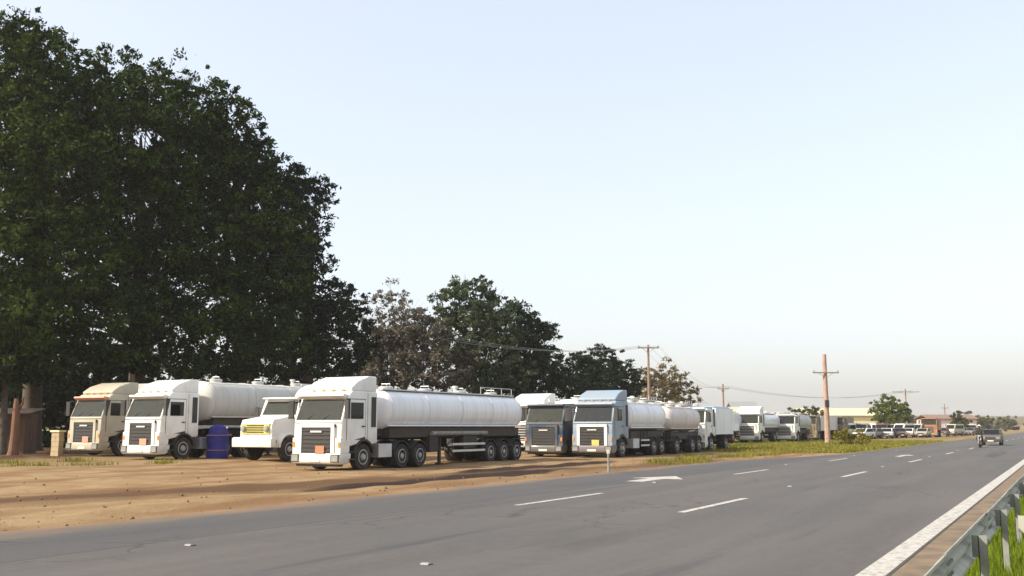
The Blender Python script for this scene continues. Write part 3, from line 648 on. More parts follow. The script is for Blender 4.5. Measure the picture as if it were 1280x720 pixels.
# middle group
tanker_semi("dark blue low cab tanker truck parked behind the foremost tanker's tail", -26.1, 50.6, bluepaint, tankwhite, zc=2.45, high=False)
def drawbar(label, x, y, paintm, t1, t2, **kw):
    T = tag(empty("tanker_truck", (x, y, float(gz(x, y)))), label, "truck", GROUP)
    cabover(T, paintm, **kw); chassis_rails(T, 2.0, 8.4, .80)
    for yy in (6.2, 7.5): axle(T, yy)
    tank_body(T, 2.6, 8.6, 2.30, .85, 1.18, t1, 3, 3)
    for s in (-1, 1): obj("fuel_tank", cached("fuel_tank", None), alum, T, (s * .88, .6, 0))
    underrun(T, 4.2, 5.5)
    obj("drawbar", cached("drawbar", lambda: MB().tube([(0, 8.4, .9), (-.5, 9.6, .9)], .06, 6).tube([(0, 8.4, .9), (.5, 9.6, .9)], .06, 6)), chassis, T)
    obj("trailer_beam", cached("db_beam", lambda: MB().box(-.48, -.38, 9.2, 15.1, .85, 1.12, .01).box(.38, .48, 9.2, 15.1, .85, 1.12, .01)), chassis, T)
    tank_body(T, 9.2, 15.2, 2.20, .80, 1.18, t2, 3, 3)
    for yy in (10.2, 13.2, 14.5): axle(T, yy)
    rear_end(T, 15.3)
    return T
drawbar("blue grey cab truck with white grille frame pulling two white tanks near the road", -23.0, 50.4, teal, tankwhite, tankwarm, frame=white, bumper=paint("dark_bumper", (.10, .10, .14)), plate=yellow, gl=glassdark)
def rigid(label, x, y, paintm, tankm, L=4.4, roofm=None, kind="tanker_truck", **kw):
    T = tag(empty(kind, (x, y, float(gz(x, y)))), label, "truck", GROUP if kind == "tanker_truck" else None)
    cabover(T, paintm, **kw); chassis_rails(T, 2.0, 2.5 + L, .80)
    axle(T, 2.3 + L * .62)
    if kind == "tanker_truck":
        t = tank_body(T, 2.6, 2.6 + L, 2.2, .82, 1.18, tankm, 2, 3, rail=False)
    else:
        t = obj("box_body", cached(f"rbox{L}", lambda: MB().box(-1.2, 1.2, 2.5, 2.6 + L, 1.15, 3.0, .03)), tankm, T)
    if roofm: obj("roof_cover", cached(f"roofc{L}", lambda: MB().prism([(2.62, 2.96), (2.62, 3.12), (2.5 + L, 3.12), (2.5 + L, 2.96)], -1.0, 1.0, .05)), roofm, T)
    rear_end(T, 2.7 + L)
    return T
rigid("short white truck with pale blue roof cover behind the two white tanks", -23.2, 66.8, white, tankwhite, 4.0, ltblue, kind="box_truck", high=False, detail=False)
# farther trucks on the right end of the lot
xx, yy_ = ground(934, 104); rigid("white truck facing the road, left of the two distant white cabs by the yellow verge", xx, yy_, white, tankwhite, 6.5, detail=False, kind="tanker_truck")
xx, yy_ = ground(980, 111); rigid("white truck with pale visor, right of the two distant white cabs by the yellow verge", xx, yy_, white, tankgrey, 6.0, detail=False, kind="tanker_truck", high=False, gl=glassdark)
xx, yy_ = ground(1008, 122); rigid("brown and olive lorry just left of the tall pale pole", xx, yy_, olive, tankwarm, 5.5, detail=False, kind="cargo_truck", high=False)
xx, yy_ = ground(897, 101); rigid("blue grey tanker in the gap beside the distant white cabs", xx, yy_, teal, tankwhite, 6.5, detail=False, kind="tanker_truck", high=False, gl=glassdark)

for px, d, kind, pm, tm, hi, lab in ((957, 119, "tanker_truck", white, tankwhite, False, "small white cab tanker squeezed between the two distant white cabs"),
        (1021, 131, "box_truck", white, tankwarm, False, "white box truck partly behind the foot of the tallest pale pole"), (1043, 137, "cargo_truck", olive, olive, False, "dull brown lorry just right of the tallest pale pole"),
        (993, 128, "cargo_truck", bluepaint, tankgrey, False, "dark blue lorry between the right distant white cab and the brown lorry"),
        (917, 113, "tanker_truck", cream, tankgrey, True, "cream high cab tanker behind the left distant white cab"), (880, 96, "box_truck", bluepaint, tankwhite, False, "dark blue cab box truck behind the blue roofed truck")):
    xx, yy_ = ground(px, d); rigid(lab, xx, yy_, pm, tm, 5.0, detail=False, kind=kind, high=hi, gl=glassdark)
tanker_semi("rear line white tanker truck between the foremost tanker's tail and the dark blue cab", -30.6, 56.5, white, tankwhite, zc=2.5, detail=False)
tanker_semi("cream tanker truck in the rear line behind the blue grey cab's tanks", -28.4, 70.5, cream, tankwhite, zc=2.5, detail=False, high=False)
# small vehicles
def car(name, label, cat, x, y, rz, paintm, typ="hatch", group=None, gl=glassdark):
    T = tag(empty(name, (x, y, max(.016, float(gz(x, y)))), rz), label, cat, group)
    if typ == "hatch":
        low = [(0, .35), (-.02, .62), (.10, .80), (1.0, .93), (3.7, .95), (4.0, .85), (4.05, .40), (3.65, .30)] + arc(3.2, .31, .37, 20, 160, 6) + arc(.82, .31, .37, 20, 160, 6) + [(.3, .30)]
        up = [(.95, .92), (1.65, 1.42), (3.2, 1.45), (3.85, .94)]; hw = .84; wr = .31; wy = (.82, 3.2); ws = [(1.02, .95), (1.62, 1.38)]
        sw = [(1.25, .98), (1.70, 1.36), (3.15, 1.38), (3.60, .98)]
    else:
        low = [(0, .35), (-.04, .70), (.05, 1.15), (.35, 1.25), (4.6, 1.25), (4.65, .45), (4.4, .35)] + arc(3.7, .34, .40, 20, 160, 6) + arc(.85, .34, .40, 20, 160, 6) + [(.35, .33)]
        up = [(.30, 1.24), (.95, 2.02), (1.2, 2.12), (4.4, 2.12), (4.62, 1.24)]; hw = .88; wr = .34; wy = (.85, 3.7); ws = [(.36, 1.27), (.92, 1.94)]
        sw = [(.85, 1.30), (1.15, 1.88), (4.2, 1.88), (4.3, 1.30)]
    obj("body", cached(typ + "_low", lambda: MB().prism(low, -hw, hw, .05, 2)), paintm, T)
    obj("roof", cached(typ + "_up", lambda: MB().prism(up, -hw + .07, hw - .07, .05, 2)), paintm, T)
    (y0, z0), (y1, z1) = ws
    obj("windscreen", cached(typ + "_ws", lambda: MB().slab([(-hw + .14, y0 - .02, z0), (hw - .14, y0 - .02, z0), (hw - .2, y1 - .02, z1), (-hw + .2, y1 - .02, z1)], .02)), gl, T)
    for s in (-1, 1):
        obj("side_window", cached(f"{typ}_sw{s}", lambda: MB().prism(sw, min(s * (hw - .07), s * (hw - .055)), max(s * (hw - .07), s * (hw - .055)))), gl, T)
        obj("headlight", cached(typ + "_hl", lambda: MB().box(-.16, .16, -.03, .03, -.08, .08, .02)), lens, T, (s * (hw - .24), 0.0, .68 if typ == "hatch" else .82))
        obj("mirror", cached("car_mirror", lambda: MB().box(-.08, .08, -.05, .05, -.06, .06, .02)), plastic, T, (s * (hw + .07), y0 + .15, z0 + .10))
        for q in wy: wheel(T, s * (hw - .10), q, wr, .19, s)
    obj("bumper", cached(typ + "_bp", lambda: MB().box(-hw + .03, hw - .03, -.10, .06, .30, .50, .03)), plastic, T)
    obj("grille", cached(typ + "_gr", lambda: MB().box(-.42, .42, -.05, .02, .58, .74, .01)), plastic, T)
    obj("number_plate", cached("car_plate", lambda: MB().box(-.25, .25, -.125, -.10, .36, .46, .003)), plate_w, T)
    return T
silver = paint("silver_paint", (.22, .22, .22), rough=.3, metal=.3, dirt=.2)
maroon = paint("maroon_paint", (.12, .04, .035), dirt=.3)
navy = paint("navy_paint", (.04, .05, .09), dirt=.3)
vx, vy = ground(1237, 90)
car("car", "small dark grey car driving towards the camera on the road", "car", vx, vy, 0, paint("charcoal_paint", (.06, .06, .06), dirt=.3), "hatch")
def skinned(name, verts, edges, radii, mat, parent, sub=2):
    m = bpy.data.meshes.new(name); m.from_pydata(verts, edges, []); o = bpy.data.objects.new(name, m); COL.objects.link(o)
    sk = o.modifiers.new("skin", 'SKIN'); sk.use_smooth_shade = True
    for v_, r_ in zip(m.skin_vertices[0].data, radii): v_.radius = (r_, r_)
    m.skin_vertices[0].data[0].use_root = True
    sb = o.modifiers.new("sub", 'SUBSURF'); sb.levels = sub; sb.render_levels = sub
    dg = bpy.context.evaluated_depsgraph_get(); ev = o.evaluated_get(dg); nm = bpy.data.meshes.new_from_object(ev)
    bpy.data.objects.remove(o); bpy.data.meshes.remove(m); nm.name = name; nm.materials.clear()
    return obj(name, nm, mat, parent)
mx, my = ground(1223, 80)
MC = tag(empty("motorcycle", (mx, my, .016)), "dark motorcycle ridden towards the camera left of the small dark car", "motorcycle")
for wy in (0.0, 1.28):
    t = obj("wheel", cached("mc_tyre", lambda: MB().lathe([(-.045, .22), (-.055, .27), (0, .31), (.055, .27), (.045, .22)], 24)), rubber, MC, (0, wy, .31)); obj("rim", cached("mc_rim", lambda: MB().lathe([(-.03, .22), (.03, .22), (.05, .05), (.06, .01)], 16)), alum, t)
obj("fork", MB().tube([(-.09, 0, .31), (-.09, .28, .98)], .022, 6).mesh("fork"), alum, MC); obj("fork", MB().tube([(.09, 0, .31), (.09, .28, .98)], .022, 6).mesh("fork"), alum, MC)
obj("front_mudguard", MB().prism(arc(0, .31, .35, 40, 140, 8) + arc(0, .31, .335, 140, 40, 8), -.06, .06).mesh("fmg"), maroon, MC)
obj("engine", MB().box(-.14, .14, .45, .85, .25, .60, .05, 2).mesh("mc_engine"), plastic, MC)
obj("frame", MB().tube([(0, .26, .9), (0, .6, .55), (0, 1.0, .5), (0, 1.28, .31)], .03, 6).tube([(0, .26, .9), (0, .9, .74), (0, 1.5, .80)], .03, 6).mesh("mc_frame"), plastic, MC)
obj("fuel_tank", MB().prism([(.32, .78), (.30, .92), (.45, 1.0), (.72, .92), (.78, .78)], -.13, .13, .05, 2).mesh("mc_tank"), maroon, MC)
obj("seat", MB().prism([(.74, .78), (.76, .86), (1.45, .90), (1.45, .82)], -.12, .12, .03, 2).mesh("mc_seat"), plastic, MC)
obj("headlight", MB().lathe([(-.08, .05), (-.04, .09), (.02, .095), (.05, .02)], 14, 'y').mesh("mc_hl"), lens, MC, (0, .12, .92))
obj("handlebar", MB().tube([(-.36, .42, 1.06), (-.2, .30, 1.06), (0, .27, 1.0), (.2, .30, 1.06), (.36, .42, 1.06)], .014, 6).mesh("mc_bar"), plastic, MC)
PR = tag(empty("person", (mx, my, .016)), "rider in dark jacket and pale helmet sitting on the motorcycle", "person")
V_ = [(0, .98, .90), (0, .94, 1.12), (0, .88, 1.36), (0, .84, 1.50), (0, .82, 1.58), (0, .80, 1.68)]; E_ = [(0, 1), (1, 2), (2, 3), (3, 4), (4, 5)]; R_ = [.17, .145, .165, .07, .055, .085]
for sgn in (-1, 1):
    b0 = len(V_); V_ += [(sgn * .20, .86, 1.42), (sgn * .30, .66, 1.24), (sgn * .31, .46, 1.09)]; E_ += [(2, b0), (b0, b0 + 1), (b0 + 1, b0 + 2)]; R_ += [.075, .052, .036]
    b0 = len(V_); V_ += [(sgn * .12, .88, .88), (sgn * .20, .48, .80), (sgn * .17, .68, .42), (sgn * .17, .60, .34)]; E_ += [(0, b0), (b0, b0 + 1), (b0 + 1, b0 + 2), (b0 + 2, b0 + 3)]; R_ += [.10, .075, .055, .045]
cloth = paint("dark_jacket", (.030, .026, .028), rough=.8, dirt=.2, low=False); skin = paint("brown_skin", (.10, .055, .035), rough=.5, dirt=0.0, low=False)
skinned("body", V_, E_, R_, cloth, PR)
obj("helmet", MB().lathe([(-.14, .02), (-.13, .08), (-.06, .135), (.03, .14), (.10, .10), (.135, .03)], 20, 'z').mesh("helmet"), white, PR, (0, .79, 1.70))
obj("face", MB().slab([(-.08, .665, 1.62), (.08, .665, 1.62), (.09, .66, 1.72), (-.09, .66, 1.72)], .02, .008).mesh("face_visor"), glassdark, PR)
for sgn in (-1, 1):
    V2 = [(sgn * .31, .46, 1.09), (sgn * .305, .42, 1.085)]; E2 = [(0, 1)]; R2 = [.028, .030]
    for fq in range(4):
        b0 = len(V2); xo_ = sgn * (.28 + .02 * fq); V2 += [(xo_, .385, 1.09), (xo_, .365, 1.065), (xo_, .385 + .003 * fq, 1.045)]; E2 += [(1, b0), (b0, b0 + 1), (b0 + 1, b0 + 2)]; R2 += [.0095, .009, .008]
    b0 = len(V2); V2 += [(sgn * .275, .42, 1.06), (sgn * .272, .40, 1.04)]; E2 += [(1, b0), (b0, b0 + 1)]; R2 += [.011, .009]
    skinned("hand", V2, E2, R2, skin, PR, 1)
    obj("shoe", MB().box(-.045, .045, -.14, .12, -.03, .05, .03, 2).mesh("shoe"), plastic, PR, (sgn * .17, .58, .31))
# vehicles parked along the far verge
far = [(1050, 139, "van", white, "white minibus parked beside the tall pale pole"), (1063, 147, "hatch", maroon, "maroon car in front of the pale yellow building"),
       (1076, 142, "van", silver, "silver minibus parked in front of the pale yellow building"), (1090, 150, "hatch", navy, "navy car parked left of the round green tree"),
       (1101, 147, "van", maroon, "maroon minibus below the left side of the round green tree"), (1113, 152, "hatch", navy, "navy car directly below the round green tree"),
       (1121, 158, "van", white, "white minibus under the right side of the round green tree"), (1133, 155, "hatch", white, "white car just left of the orange lorry"),
       (1143, 160, "van", cream, "cream minibus touching the orange lorry's left side"), (1176, 172, "hatch", maroon, "maroon car just right of the orange lorry"),
       (1186, 178, "van", cream, "cream minibus left of the narrow olive conifer"), (1209, 190, "hatch", silver, "silver car right of the narrow olive conifer"),
       (1057, 158, "van", silver, "silver minibus in the rear line behind the maroon car"), (1096, 166, "van", white, "white minibus in the rear line behind the navy car")]
far += [(1070, 134, "hatch", white, "white car nearest the yellow green shrub"), (1084, 139, "hatch", silver, "grey car between the grey minibus and the navy car"), (1107, 141, "hatch", white, "white car below the middle of the round green tree"),
        (1127, 149, "hatch", maroon, "maroon car below the right edge of the round green tree"), (1137, 168, "van", white, "white minibus rising behind the white car by the orange lorry"), (1150, 152, "hatch", cream, "cream car in front of the orange lorry"),
        (1169, 164, "van", silver, "grey minibus touching the orange lorry's right side"), (1193, 186, "hatch", white, "white car at the foot of the narrow conifer"), (1216, 205, "van", cream, "cream minibus at the right end of the parked line"),
        (1083, 172, "van", cream, "cream minibus in the rear line behind the grey minibus"), (1112, 176, "van", silver, "grey minibus in the rear line under the round green tree")]
for px, d, typ, mt, lab in far:
    x, y = ground(px, d); car("minibus" if typ == "van" else "car", lab, "minibus" if typ == "van" else "car", x, y, R(random.uniform(-20, 20)), mt, typ, "vehicles parked along the far verge")
x, y = ground(1161, 160); rigid("orange lorry with orange load body on the far verge", x, y, orange, orange, 3.6, kind="cargo_truck", high=False, detail=False)

# ------------------------------------------------------------------ guard rail
GXR = -.86
Gd = tag(empty("guard_rail", (GXR, 0, 0)), "long galvanised steel guard rail on posts along the road's near edge", "guard rail")
def wbeam():
    prof = [(0, .31), (.0, .285), (.03, .255), (.075, .225), (.075, .20), (.02, .17), (.02, .14), (.075, .11), (.075, .085), (.03, .055), (0, .025), (0, 0)]
    b = MB(); L = 4.03; rows = []
    for y in (0, L):
        rows.append([b.bm.verts.new((-p[0], y, p[1])) for p in prof])
    back = [[b.bm.verts.new((-p[0] + .008, y, p[1] * .985 + .002)) for p in prof] for y in (0, L)]
    for i in range(len(prof) - 1):
        b.bm.faces.new((rows[0][i], rows[0][i + 1], rows[1][i + 1], rows[1][i])); b.bm.faces.new((back[0][i], back[1][i], back[1][i + 1], back[0][i + 1]))
    for r_, q in ((rows, back),):
        b.bm.faces.new((rows[0][0], rows[1][0], back[1][0], back[0][0])); b.bm.faces.new((rows[0][-1], back[0][-1], back[1][-1], rows[1][-1]))
    return b
for k in range(-1, 32):
    bmn = obj("beam", cached("wbeam", wbeam), galv, Gd, (.0 if k % 2 else -.009, k * 4.0, .475))
    if k < 8:
        obj("splice_bolts", cached("bolts", lambda: [b := MB(), [b.lathe([(0, .018), (.02, .018), (.026, .008)], 8, 'x') for _ in (0,)], [b.box(.006, .028, .06 + i * .12, .085 + i * .12, zz, zz + .025) for i in range(3) for zz in (.13, .22)]][0]), galvdark, bmn)
for k in range(-1, 40):
    p = obj("post", cached("gr_post", lambda: MB().box(.055, .061, -.045, .045, -.2, .72).box(.055, .125, -.045, -.039, -.2, .72).box(.055, .125, .039, .045, -.2, .72)), galvdark, Gd, (0, k * 3.2 + 3.75, 0))
    if k < 12: obj("spacer", cached("gr_spacer", lambda: MB().box(.0, .054, -.04, .04, .53, .72, .008)), galvdark, p)
# railing across the drain, square to the guard rail
D = tag(empty("drain_railing", (-.62, 13.35, 0)), "short steel railing joined square to the guard rail over the grass", "railing")
obj("beam", cached("xbeam", lambda: MB().box(0, 3.2, -.03, .03, .47, .66, .015)), galv, D)
for x in (.14, 1.5, 2.9): obj("post", cached("xpost", lambda: MB().box(-.035, .035, .035, .10, -.15, .68, .006)), galvdark, D, (x, 0, 0))
hw_ = obj("drain_headwall", MB().box(-.55, 2.6, 13.16, 13.50, -.25, .06, .015).mesh("headwall"), concrete); tag(hw_, "low concrete headwall in the grass below the short steel railing", "headwall")

# grass: nobody could count it
def blades(name, n, fx, hmin, hmax, wd, mat, label, mesh_name):
    P = fx(n); n = len(P); z = gz(P[:, 0], P[:, 1]); a = np.random.rand(n) * 2 * np.pi; h = hmin + (hmax - hmin) * np.random.rand(n) ** 1.5
    lean = np.random.rand(n) * .6 * h; la = np.random.rand(n) * 2 * np.pi
    dx, dy = np.cos(a) * wd, np.sin(a) * wd
    v = np.zeros((n, 5, 3)); base = np.stack([P[:, 0], P[:, 1], z - .01], -1)
    v[:, 0] = base; v[:, 0, 0] -= dx; v[:, 0, 1] -= dy; v[:, 1] = base; v[:, 1, 0] += dx; v[:, 1, 1] += dy
    mid = base + np.stack([np.cos(la) * lean * .35, np.sin(la) * lean * .35, h * .6], -1)
    v[:, 2] = mid; v[:, 2, 0] += dx * .7; v[:, 2, 1] += dy * .7; v[:, 3] = mid; v[:, 3, 0] -= dx * .7; v[:, 3, 1] -= dy * .7
    v[:, 4] = base + np.stack([np.cos(la) * lean, np.sin(la) * lean, h], -1)
    i = np.arange(n)[:, None] * 5
    f = np.concatenate([i + np.array([[0, 1, 2]]), i + np.array([[0, 2, 3]]), i + np.array([[3, 2, 4]])], 0)
    o = obj(name, npmesh(mesh_name, v.reshape(-1, 3), f), mat); return tag(o, label, "grass", kind="stuff")
def near_f(n):
    y = 5 + 45 * np.random.rand(n) ** 1.6; x = -1.22 + np.random.rand(n) ** 1.2 * 3.8; x = x + .12 * wob(y, y, .5, 1) * (x < 0); return np.stack([x, y], -1)
blades("grass", 60000, near_f, .05, .22, .006, grass_bright, "bright green grass behind the guard rail", "near_grass")
def verge_f(n):
    y = 66 + 58 * np.random.rand(n) ** 1.1; e = road_edge(y); x = e - .5 - np.random.rand(n) ** 1.3 * 15
    k = wob(x, y, 3.5, 3) > -.55 + np.clip((66 - y) / 12, 0, 2) - .4 * (x > -18); return np.stack([x, y], -1)[k]
blades("verge_grass", 34000, verge_f, .05, .26, .028, grass_dry, "yellow green verge grass between the far trucks and the road", "verge_grass")
def tuft_f(n):
    c = np.array([[-15.6 - abs(random.gauss(0, 1.2)), random.uniform(42, 72)] for _ in range(60)] + [[random.uniform(-40, -33), random.uniform(22, 31)] for _ in range(14)]); k = np.random.randint(0, len(c), n)
    return c[k] + np.random.normal(0, .22, (n, 2)) * np.array([1, 1.6])
blades("dry_tufts", 9000, tuft_f, .05, .28, .012, grass_dry, "scattered dry tufts on the bare dirt lot", "dry_tufts")
# pebbles and clods on the bare ground
n = 1300; y = 8 + 60 * np.random.rand(n) ** 1.3; x = road_edge(y) - .1 - np.random.rand(n) ** 1.6 * 14; s = .010 + .045 * np.random.rand(n) ** 6
oc = np.array([(1, 0, 0), (0, 1, 0), (-1, 0, 0), (0, -1, 0), (0, 0, 1), (0, 0, -.6)], float); of = np.array([(0, 1, 4), (1, 2, 4), (2, 3, 4), (3, 0, 4), (1, 0, 5), (2, 1, 5), (3, 2, 5), (0, 3, 5)])
v = np.stack([x, y, gz(x, y) + s * .3], -1)[:, None] + oc[None] * s[:, None, None] * (.7 + .6 * np.random.rand(n, 6, 1)); f = (np.arange(n)[:, None, None] * 6 + of[None]).reshape(-1, 3)
tag(obj("gravel", npmesh("gravel", v.reshape(-1, 3), f), paint("clod_soil", (.17, .10, .05), rough=.9, dirt=.6, dirtcol=(.22, .14, .08), scale=1, low=False)), "loose clods and gravel scattered over the dirt shoulder", "gravel", kind="stuff")

# ------------------------------------------------------------------ trees
def leaves(centres, radii, per_m3, size, flat=.8, shell=.55):
    """leaf quads gathered in small clumps spread through each blob; clumps lie mostly near the surface"""
    V = []; total = 0
    for c, r in zip(centres, radii):
        nc = max(10, int(per_m3 * r ** 2.1)); u = np.random.normal(size=(nc, 3)); u /= np.linalg.norm(u, axis=1)[:, None]
        rr = shell + (1.04 - shell) * np.random.rand(nc) ** .7; out = np.random.rand(nc) < .06; rr = np.where(out, 1.02 + .13 * np.random.rand(nc), rr)
        bump = 1 + .22 * np.sin(u[:, 0] * 5 + c[0]) * np.sin(u[:, 2] * 6 + c[2]) + .12 * np.sin(u[:, 1] * 11 + c[1])
        cc = np.array(c)[None] + u * (r * rr * bump)[:, None] * np.array([1, 1, flat])
        k = 34; cr = (.06 + .14 * np.random.rand(nc)) * (r ** .5) * 1.6 * np.where(out, .6, 1)
        o = np.random.normal(size=(nc, k, 3)) * cr[:, None, None] * np.array([.6, .6, .38])
        P = (cc[:, None] + o).reshape(-1, 3); V.append(P)
    P = np.concatenate(V); n = len(P)
    a = np.random.normal(size=(n, 3)); a /= np.linalg.norm(a, axis=1)[:, None]; b_ = np.cross(a, np.random.normal(size=(n, 3))); b_ /= np.linalg.norm(b_, axis=1)[:, None]
    L = size * (.6 + .8 * np.random.rand(n))[:, None]; Wd = L * .42
    v = np.stack([P - a * L, P + b_ * Wd - a * L * .1, P + a * L, P - b_ * Wd - a * L * .1], 1)
    return v.reshape(-1, 3), np.arange(4 * n).reshape(n, 4)
def tree(name, label, base, blobs, mat, barkm=bark, leaf=.16, dens=10.5, trunk_r=.45, group=None, shell=.5, flat=.85, fork=.35):
    """blobs: list of (world Vector centre, radius)"""
    base = Vector(base); T = tag(empty(name, base), label, "tree", group)
    cs = [Vector(c) - base for c, r in blobs]; rs = [r for c, r in blobs]
    topz = max(c.z for c in cs); low = min(c.z - r for c, r in zip(cs, rs))
    mean = Vector((sum(c.x for c in cs) / len(cs), sum(c.y for c in cs) / len(cs), 0))
    fz = max(low * .9 + .6, topz * fork)
    pts = [Vector((0, 0, -.3)), Vector((.06 * trunk_r, 0, .4)), Vector((mean.x * .15, mean.y * .15, fz * .55)), Vector((mean.x * .4, mean.y * .4, fz)), Vector((mean.x * .8, mean.y * .8, topz * .75)), Vector((mean.x, mean.y, topz * .85))]
    obj("trunk", MB().tube(pts, [trunk_r * 1.5, trunk_r * 1.05, trunk_r * .9, trunk_r * .75, trunk_r * .4, trunk_r * .1], 12).mesh("trunk"), barkm, T)
    for i, (c, r) in enumerate(zip(cs, rs)):
        st = pts[3].lerp(pts[4], random.uniform(-.3, .7) if c.z > fz else random.uniform(-.4, 0)); md = st.lerp(c, .5) + Vector((random.uniform(-.4, .4), random.uniform(-.4, .4), .1 * (c - st).length))
        b = MB(); b.tube([st, md, c], [trunk_r * .36, trunk_r * .22, trunk_r * .08], 7)
        for q in range(6):
            u = Vector((random.gauss(0, 1), random.gauss(0, 1), random.gauss(.3, .8))).normalized() * r
            s0 = md.lerp(c, random.uniform(.1, 1)); b.tube([s0, s0.lerp(c + u, .5) + Vector((0, 0, .1)), c + u * .95], [trunk_r * .09, trunk_r * .05, trunk_r * .02], 4, False)
        obj("limb", b.mesh("limb"), barkm, T)
    v, f = leaves([tuple(c) for c in cs], rs, dens, leaf, flat, shell)
    obj("crown", npmesh("crown", v, f), mat, T)
    return T

def B(px, py, d, r): return (at(px, py, d), r)
def base(px, d): x, y = ground(px, d); return (x, y, float(gz(x, y)))
TG = "tall dark trees behind the left trucks"
tree("broadleaf_tree", "tallest dark tree at the left edge of the picture", base(40, 64), [B(30, 50, 64, 2.3), B(-5, 70, 63, 3.2), B(62, 78, 64, 2.8), B(40, 110, 62, 3.6), B(0, 160, 62, 4.2), B(80, 150, 63, 3.6), B(45, 210, 60, 4.3), B(-20, 240, 60, 4.5), B(100, 235, 62, 3.6), B(10, 310, 58, 4.4), B(75, 320, 59, 4.0), B(30, 390, 58, 3.6), B(-30, 400, 58, 4), B(100, 400, 60, 3.3), B(10, 440, 57, 2.4)], leaf_green, trunk_r=.6, group=TG, leaf=.165, dens=12)
tree("broadleaf_tree", "broad dark tree with a lit green top above the left trucks", base(170, 68), [B(150, 115, 68, 3.0), B(195, 115, 67, 3.0), B(120, 150, 69, 3.5), B(225, 150, 68, 3.2), B(175, 175, 65, 4.0), B(130, 230, 66, 3.9), B(215, 225, 67, 3.8), B(170, 285, 66, 3.9), B(240, 300, 67, 3.3), B(120, 320, 66, 3.7), B(190, 355, 65, 3.7), B(140, 405, 64, 3.4), B(215, 420, 65, 3.2), B(170, 445, 64, 2.4), B(100, 445, 62, 2.2)], leaf_dark, trunk_r=.6, group=TG, leaf=.165, dens=12)
tree("broadleaf_tree", "dark tree with ragged right shoulder above the second tanker's tank", base(300, 70), [B(262, 135, 70, 2.6), B(286, 168, 70, 2.6), B(312, 205, 71, 2.4), B(325, 178, 71, .9), B(265, 200, 70, 3.6), B(300, 240, 70, 3.6), B(250, 255, 71, 3.2), B(330, 265, 71, 3.4), B(285, 310, 69, 3.9), B(335, 330, 70, 3.6), B(260, 370, 69, 3.6), B(315, 385, 69, 3.8), B(275, 430, 68, 3.2), B(335, 432, 69, 3.0)], leaf_dark, trunk_r=.55, group=TG, leaf=.165, dens=12)
tree("broadleaf_tree", "dark rounded tree at the right end of the big dark stand", base(380, 74), [B(350, 225, 74, 2.4), B(378, 240, 74, 2.2), B(360, 275, 74, 3.4), B(384, 296, 75, 1.5), B(368, 322, 74, 2.6), B(350, 340, 74, 3.4), B(395, 385, 75, 2.6), B(428, 372, 76, 1.6), B(438, 398, 76, 1.4), B(360, 400, 73, 3.5), B(415, 425, 75, 3.0), B(440, 430, 76, 2.0), B(375, 445, 73, 2.6)], leaf_black, trunk_r=.5, group=TG, leaf=.165, dens=12)
tree("understory_tree", "small brownish tree leaning in at the far left edge", base(5, 55), [B(-15, 400, 55, 2.4), B(25, 410, 55, 2.2), B(5, 450, 55, 2.0), B(45, 455, 56, 1.6), B(-20, 470, 55, 1.8)], leaf_green, trunk_r=.22, leaf=.15, dens=15)
# dark mass behind: hedge row closing the view below the crowns
for i, (px, d, r, lab) in enumerate([(20, 74, 3.0, "dark bush at the foot of the leftmost tall tree"), (85, 76, 3.0, "dark bush behind the cream truck's cab"), (160, 80, 3.2, "dark bush behind the gap of the two left cabs"), (250, 84, 3.2, "dark bush behind the second tanker"), (340, 88, 3.4, "dark bush behind the bonneted truck"), (420, 92, 3.4, "dark bush behind the foremost cab")]):
    bs = base(px, d); c = Vector(bs)
    tree("bush", lab, bs, [(c + Vector((-3.0, -1, 2.2)), r), (c + Vector((1.5, .5, 3.2)), r * 1.1), (c + Vector((3.8, 2.5, 1.8)), r * .9), (c + Vector((0, 0, 5.5)), r * .9)], leaf_black, trunk_r=.2, leaf=.22, dens=9.5, group="bushes behind the parked trucks", fork=.2)

MG = "middle trees behind the parked tankers"
tree("sparse_tree", "thin greyish dry tree just right of the big dark stand", base(488, 92), [B(488, 368, 92, 1.7), B(468, 385, 93, 1.6), B(512, 392, 92, 1.8), B(478, 420, 92, 3.0), B(515, 425, 93, 2.6)], leaf_dry, barkpale, leaf=.13, dens=7, trunk_r=.25, group=MG, shell=.3)
tree("dry_tree", "brown grey leafy tree behind the foremost tanker's tank front", base(500, 86), [B(470, 430, 86, 2.2), B(505, 415, 87, 2.6), B(535, 425, 87, 2.5), B(485, 462, 86, 2.6), B(525, 460, 86, 2.8), B(560, 465, 87, 2.5), B(465, 478, 85, 2.0)], leafmat("brown_foliage", (.055, .047, .035), (.105, .09, .066), (.20, .175, .13)), barkpale, leaf=.17, dens=13, trunk_r=.3, group=MG)  # brown leaf tones lightened to carry distance haze in the colour
tree("broadleaf_tree", "tallest middle tree with round green grey top", base(592, 92), [B(588, 365, 92, 2.0), B(566, 378, 92, 1.9), B(612, 385, 92, 2.4), B(560, 408, 92, 2.0), B(595, 412, 92, 3.0), B(628, 415, 92, 2.3), B(570, 440, 92, 2.0), B(610, 450, 92, 3.2), B(590, 480, 91, 2.6), B(635, 478, 92, 2.6)], leafmat("grey_green_foliage", (.028, .037, .020), (.064, .084, .042), (.15, .18, .085)), bark, leaf=.17, dens=14, trunk_r=.35, group=MG)  # grey green tones raised paler, haze painted into the leaves
tree("broadleaf_tree", "dark tree sloping down right beside the tallest middle tree", base(660, 95), [B(650, 400, 95, 2.0), B(668, 420, 95, 2.3), B(684, 412, 96, 1.2), B(655, 445, 94, 3.0), B(682, 455, 96, 2.0), B(640, 470, 94, 2.8), B(675, 480, 95, 2.8), B(700, 488, 96, 1.9)], leaf_black, bark, leaf=.17, dens=14.5, trunk_r=.3, group=MG)
